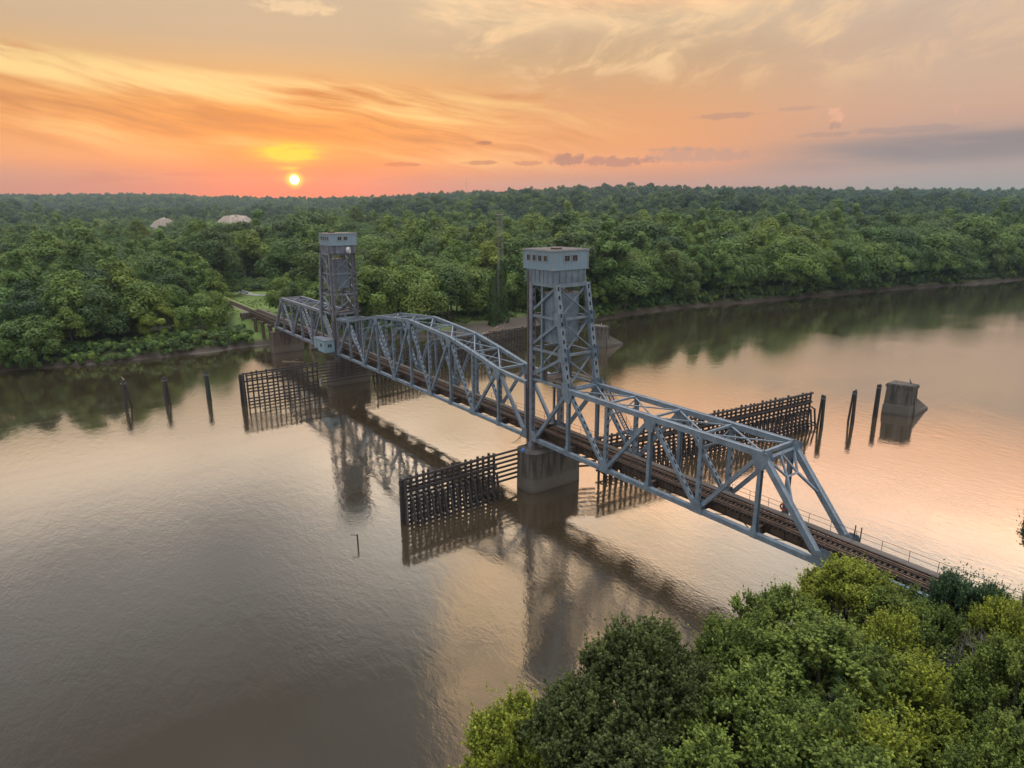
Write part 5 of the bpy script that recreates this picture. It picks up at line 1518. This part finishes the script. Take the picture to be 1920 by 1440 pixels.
# ---- foreground trees on the near bank
FG = {}
def fg(kind, seed, H, base, Rd, nl, nsh, per, leaf, mat, **kw):
    cm, C = crown_shoots('near_crown', seed, H, base, Rd, nl, nsh, per, leaf, mat, **kw)
    FG[kind] = (make_tree('broadleaf_tree', cm, trunk_mesh('near_trunk', seed + 50, H, base, C, .24, BARK, 12)), H, Rd)
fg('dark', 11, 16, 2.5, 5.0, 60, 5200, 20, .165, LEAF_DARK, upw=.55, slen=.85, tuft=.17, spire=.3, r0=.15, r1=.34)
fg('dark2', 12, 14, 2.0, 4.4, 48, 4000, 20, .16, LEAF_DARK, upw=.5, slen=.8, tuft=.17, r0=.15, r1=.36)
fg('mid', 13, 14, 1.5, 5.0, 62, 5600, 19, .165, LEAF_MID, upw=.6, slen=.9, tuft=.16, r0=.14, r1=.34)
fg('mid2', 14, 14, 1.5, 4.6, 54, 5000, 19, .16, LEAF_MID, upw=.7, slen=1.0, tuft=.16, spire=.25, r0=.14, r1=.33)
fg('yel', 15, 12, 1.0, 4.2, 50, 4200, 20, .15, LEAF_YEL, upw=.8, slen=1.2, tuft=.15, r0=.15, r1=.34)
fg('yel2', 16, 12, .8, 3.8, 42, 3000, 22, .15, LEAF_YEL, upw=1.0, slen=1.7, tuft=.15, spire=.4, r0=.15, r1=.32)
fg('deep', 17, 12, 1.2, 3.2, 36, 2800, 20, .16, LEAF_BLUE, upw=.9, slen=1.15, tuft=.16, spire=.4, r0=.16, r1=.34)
def ray_xy(px, py, z):
    d = fw + rt2 * ((px - 960) / F_PX) - up2 * ((py - 720) / F_PX)
    t_ = (z - CAM.z) / d.z
    return CAM.x + d.x * t_, CAM.y + d.y * t_
def fgt(kind, px, py, ztop, rad, label, yaw=None):
    """crown top seen at that point of the picture if it reaches ztop"""
    x, y = ray_xy(px, py + 6, ztop)
    pr, H, Rd = FG[kind]
    # stand the tree so that the far upper edge of the crown forms the outline
    zg = gz(x, y); sz = (ztop - zg) / H; sxy = rad / Rd
    return plant(pr, (x, y, zg - .1), yaw if yaw is not None else random.uniform(0, 6.28), (sxy, sxy, sz), label)
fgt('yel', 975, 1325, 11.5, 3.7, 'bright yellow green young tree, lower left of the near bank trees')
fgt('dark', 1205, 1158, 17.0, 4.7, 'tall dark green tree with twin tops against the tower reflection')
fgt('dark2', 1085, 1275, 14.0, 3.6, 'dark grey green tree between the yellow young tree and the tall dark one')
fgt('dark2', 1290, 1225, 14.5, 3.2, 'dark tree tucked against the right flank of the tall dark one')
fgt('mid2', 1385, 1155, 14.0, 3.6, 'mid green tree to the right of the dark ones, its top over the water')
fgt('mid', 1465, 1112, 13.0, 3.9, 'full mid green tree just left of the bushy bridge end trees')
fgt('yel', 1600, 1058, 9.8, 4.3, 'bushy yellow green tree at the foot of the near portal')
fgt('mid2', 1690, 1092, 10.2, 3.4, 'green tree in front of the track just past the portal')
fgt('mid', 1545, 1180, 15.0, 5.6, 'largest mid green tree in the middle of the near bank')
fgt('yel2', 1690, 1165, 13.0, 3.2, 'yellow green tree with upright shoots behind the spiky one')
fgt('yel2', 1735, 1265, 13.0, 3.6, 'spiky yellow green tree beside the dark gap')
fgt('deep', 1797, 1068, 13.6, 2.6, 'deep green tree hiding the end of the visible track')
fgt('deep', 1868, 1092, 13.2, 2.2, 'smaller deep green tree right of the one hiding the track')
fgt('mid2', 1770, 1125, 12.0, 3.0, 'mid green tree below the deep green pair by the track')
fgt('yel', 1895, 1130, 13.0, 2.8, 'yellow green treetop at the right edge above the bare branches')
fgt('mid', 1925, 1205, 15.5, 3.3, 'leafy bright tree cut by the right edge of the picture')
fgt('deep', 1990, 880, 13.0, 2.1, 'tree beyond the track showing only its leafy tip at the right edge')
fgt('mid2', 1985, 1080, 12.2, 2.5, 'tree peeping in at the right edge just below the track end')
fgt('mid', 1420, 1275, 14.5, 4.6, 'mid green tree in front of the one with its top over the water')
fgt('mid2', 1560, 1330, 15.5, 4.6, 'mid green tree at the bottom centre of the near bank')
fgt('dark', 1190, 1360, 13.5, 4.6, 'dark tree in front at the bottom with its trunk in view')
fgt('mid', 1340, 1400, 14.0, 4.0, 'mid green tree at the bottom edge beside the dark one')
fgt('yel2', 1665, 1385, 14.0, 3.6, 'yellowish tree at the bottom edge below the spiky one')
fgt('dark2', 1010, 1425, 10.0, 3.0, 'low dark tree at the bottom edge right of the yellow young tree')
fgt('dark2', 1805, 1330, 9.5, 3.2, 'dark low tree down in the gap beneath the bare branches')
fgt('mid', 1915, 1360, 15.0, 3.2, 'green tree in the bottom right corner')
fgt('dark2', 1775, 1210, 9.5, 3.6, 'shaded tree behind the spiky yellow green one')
def bare_tree(label, px, py, ztop, seed):
    x, y = ray_xy(px, py, ztop); zg = gz(x, y); rng = np.random.default_rng(seed); m = MB()
    def grow(p, d, ln, rad, lev):
        q = p + d * ln; m.tube(p, q, rad, rad * .62, n=5)
        if lev == 0: return
        for k in range(3 if lev > 1 else 4):
            nd = (d + Vector(rng.normal(size=3)) * .42 + Vector((0, 0, .12))).normalized(); grow(q - d * ln * rng.uniform(0, .35), nd, ln * rng.uniform(.55, .85), rad * .58, lev - 1)
    root = thing('bare_tree', label, 'tree', (x, y, zg))
    h = ztop - zg
    grow(Vector((x, y, zg - .3)), Vector((.05, .05, 1)).normalized(), h * .40, .20, 5)
    m.build('branches', BARKP, root)
bare_tree('leafless grey tree with fine bare branches in the dark gap', 1838, 1190, 11.5, 4)
x, y = jgrid(-95, -36, -45, 60, 2.4, 19)
k = (s_near(x, y) > 1.5) & ((np.abs(y) > 4.5) | (x > -62)) & (np.hypot(x - CAM.x, y - CAM.y) > 14) & (RNG.random(len(x)) < .8)
x, y = x[k], y[k]
scatter_stuff('near_bank_undergrowth', np.stack([x, y, ground_z(x, y) - .2], 1), RNG.uniform(.5, 1.0, len(x)), BUSHV, 'shaded low growth under the near bank trees', 4)

# ------------------------------------------------------------------ haze: one closed box of thin air round the whole place
hz = MB(); hz.box(-340, 3640, -3500, 3000, -4.5, HAZE_TOP)
hm = bpy.data.materials.new('thin_evening_air'); hm.use_nodes = True
ht = NT(hm.node_tree); ht.n.clear()
ho = ht.new('ShaderNodeOutputMaterial'); hv = ht.new('ShaderNodeVolumePrincipled')
hv.inputs['Color'].default_value = (.45, .72, 1.0, 1)
hv.inputs['Density'].default_value = HAZE
hv.inputs['Anisotropy'].default_value = .45
ht.l.new(hv.outputs[0], ho.inputs['Volume'])
tag(hz.build('haze', hm, None), 'thin evening haze over the valley', kind='stuff')
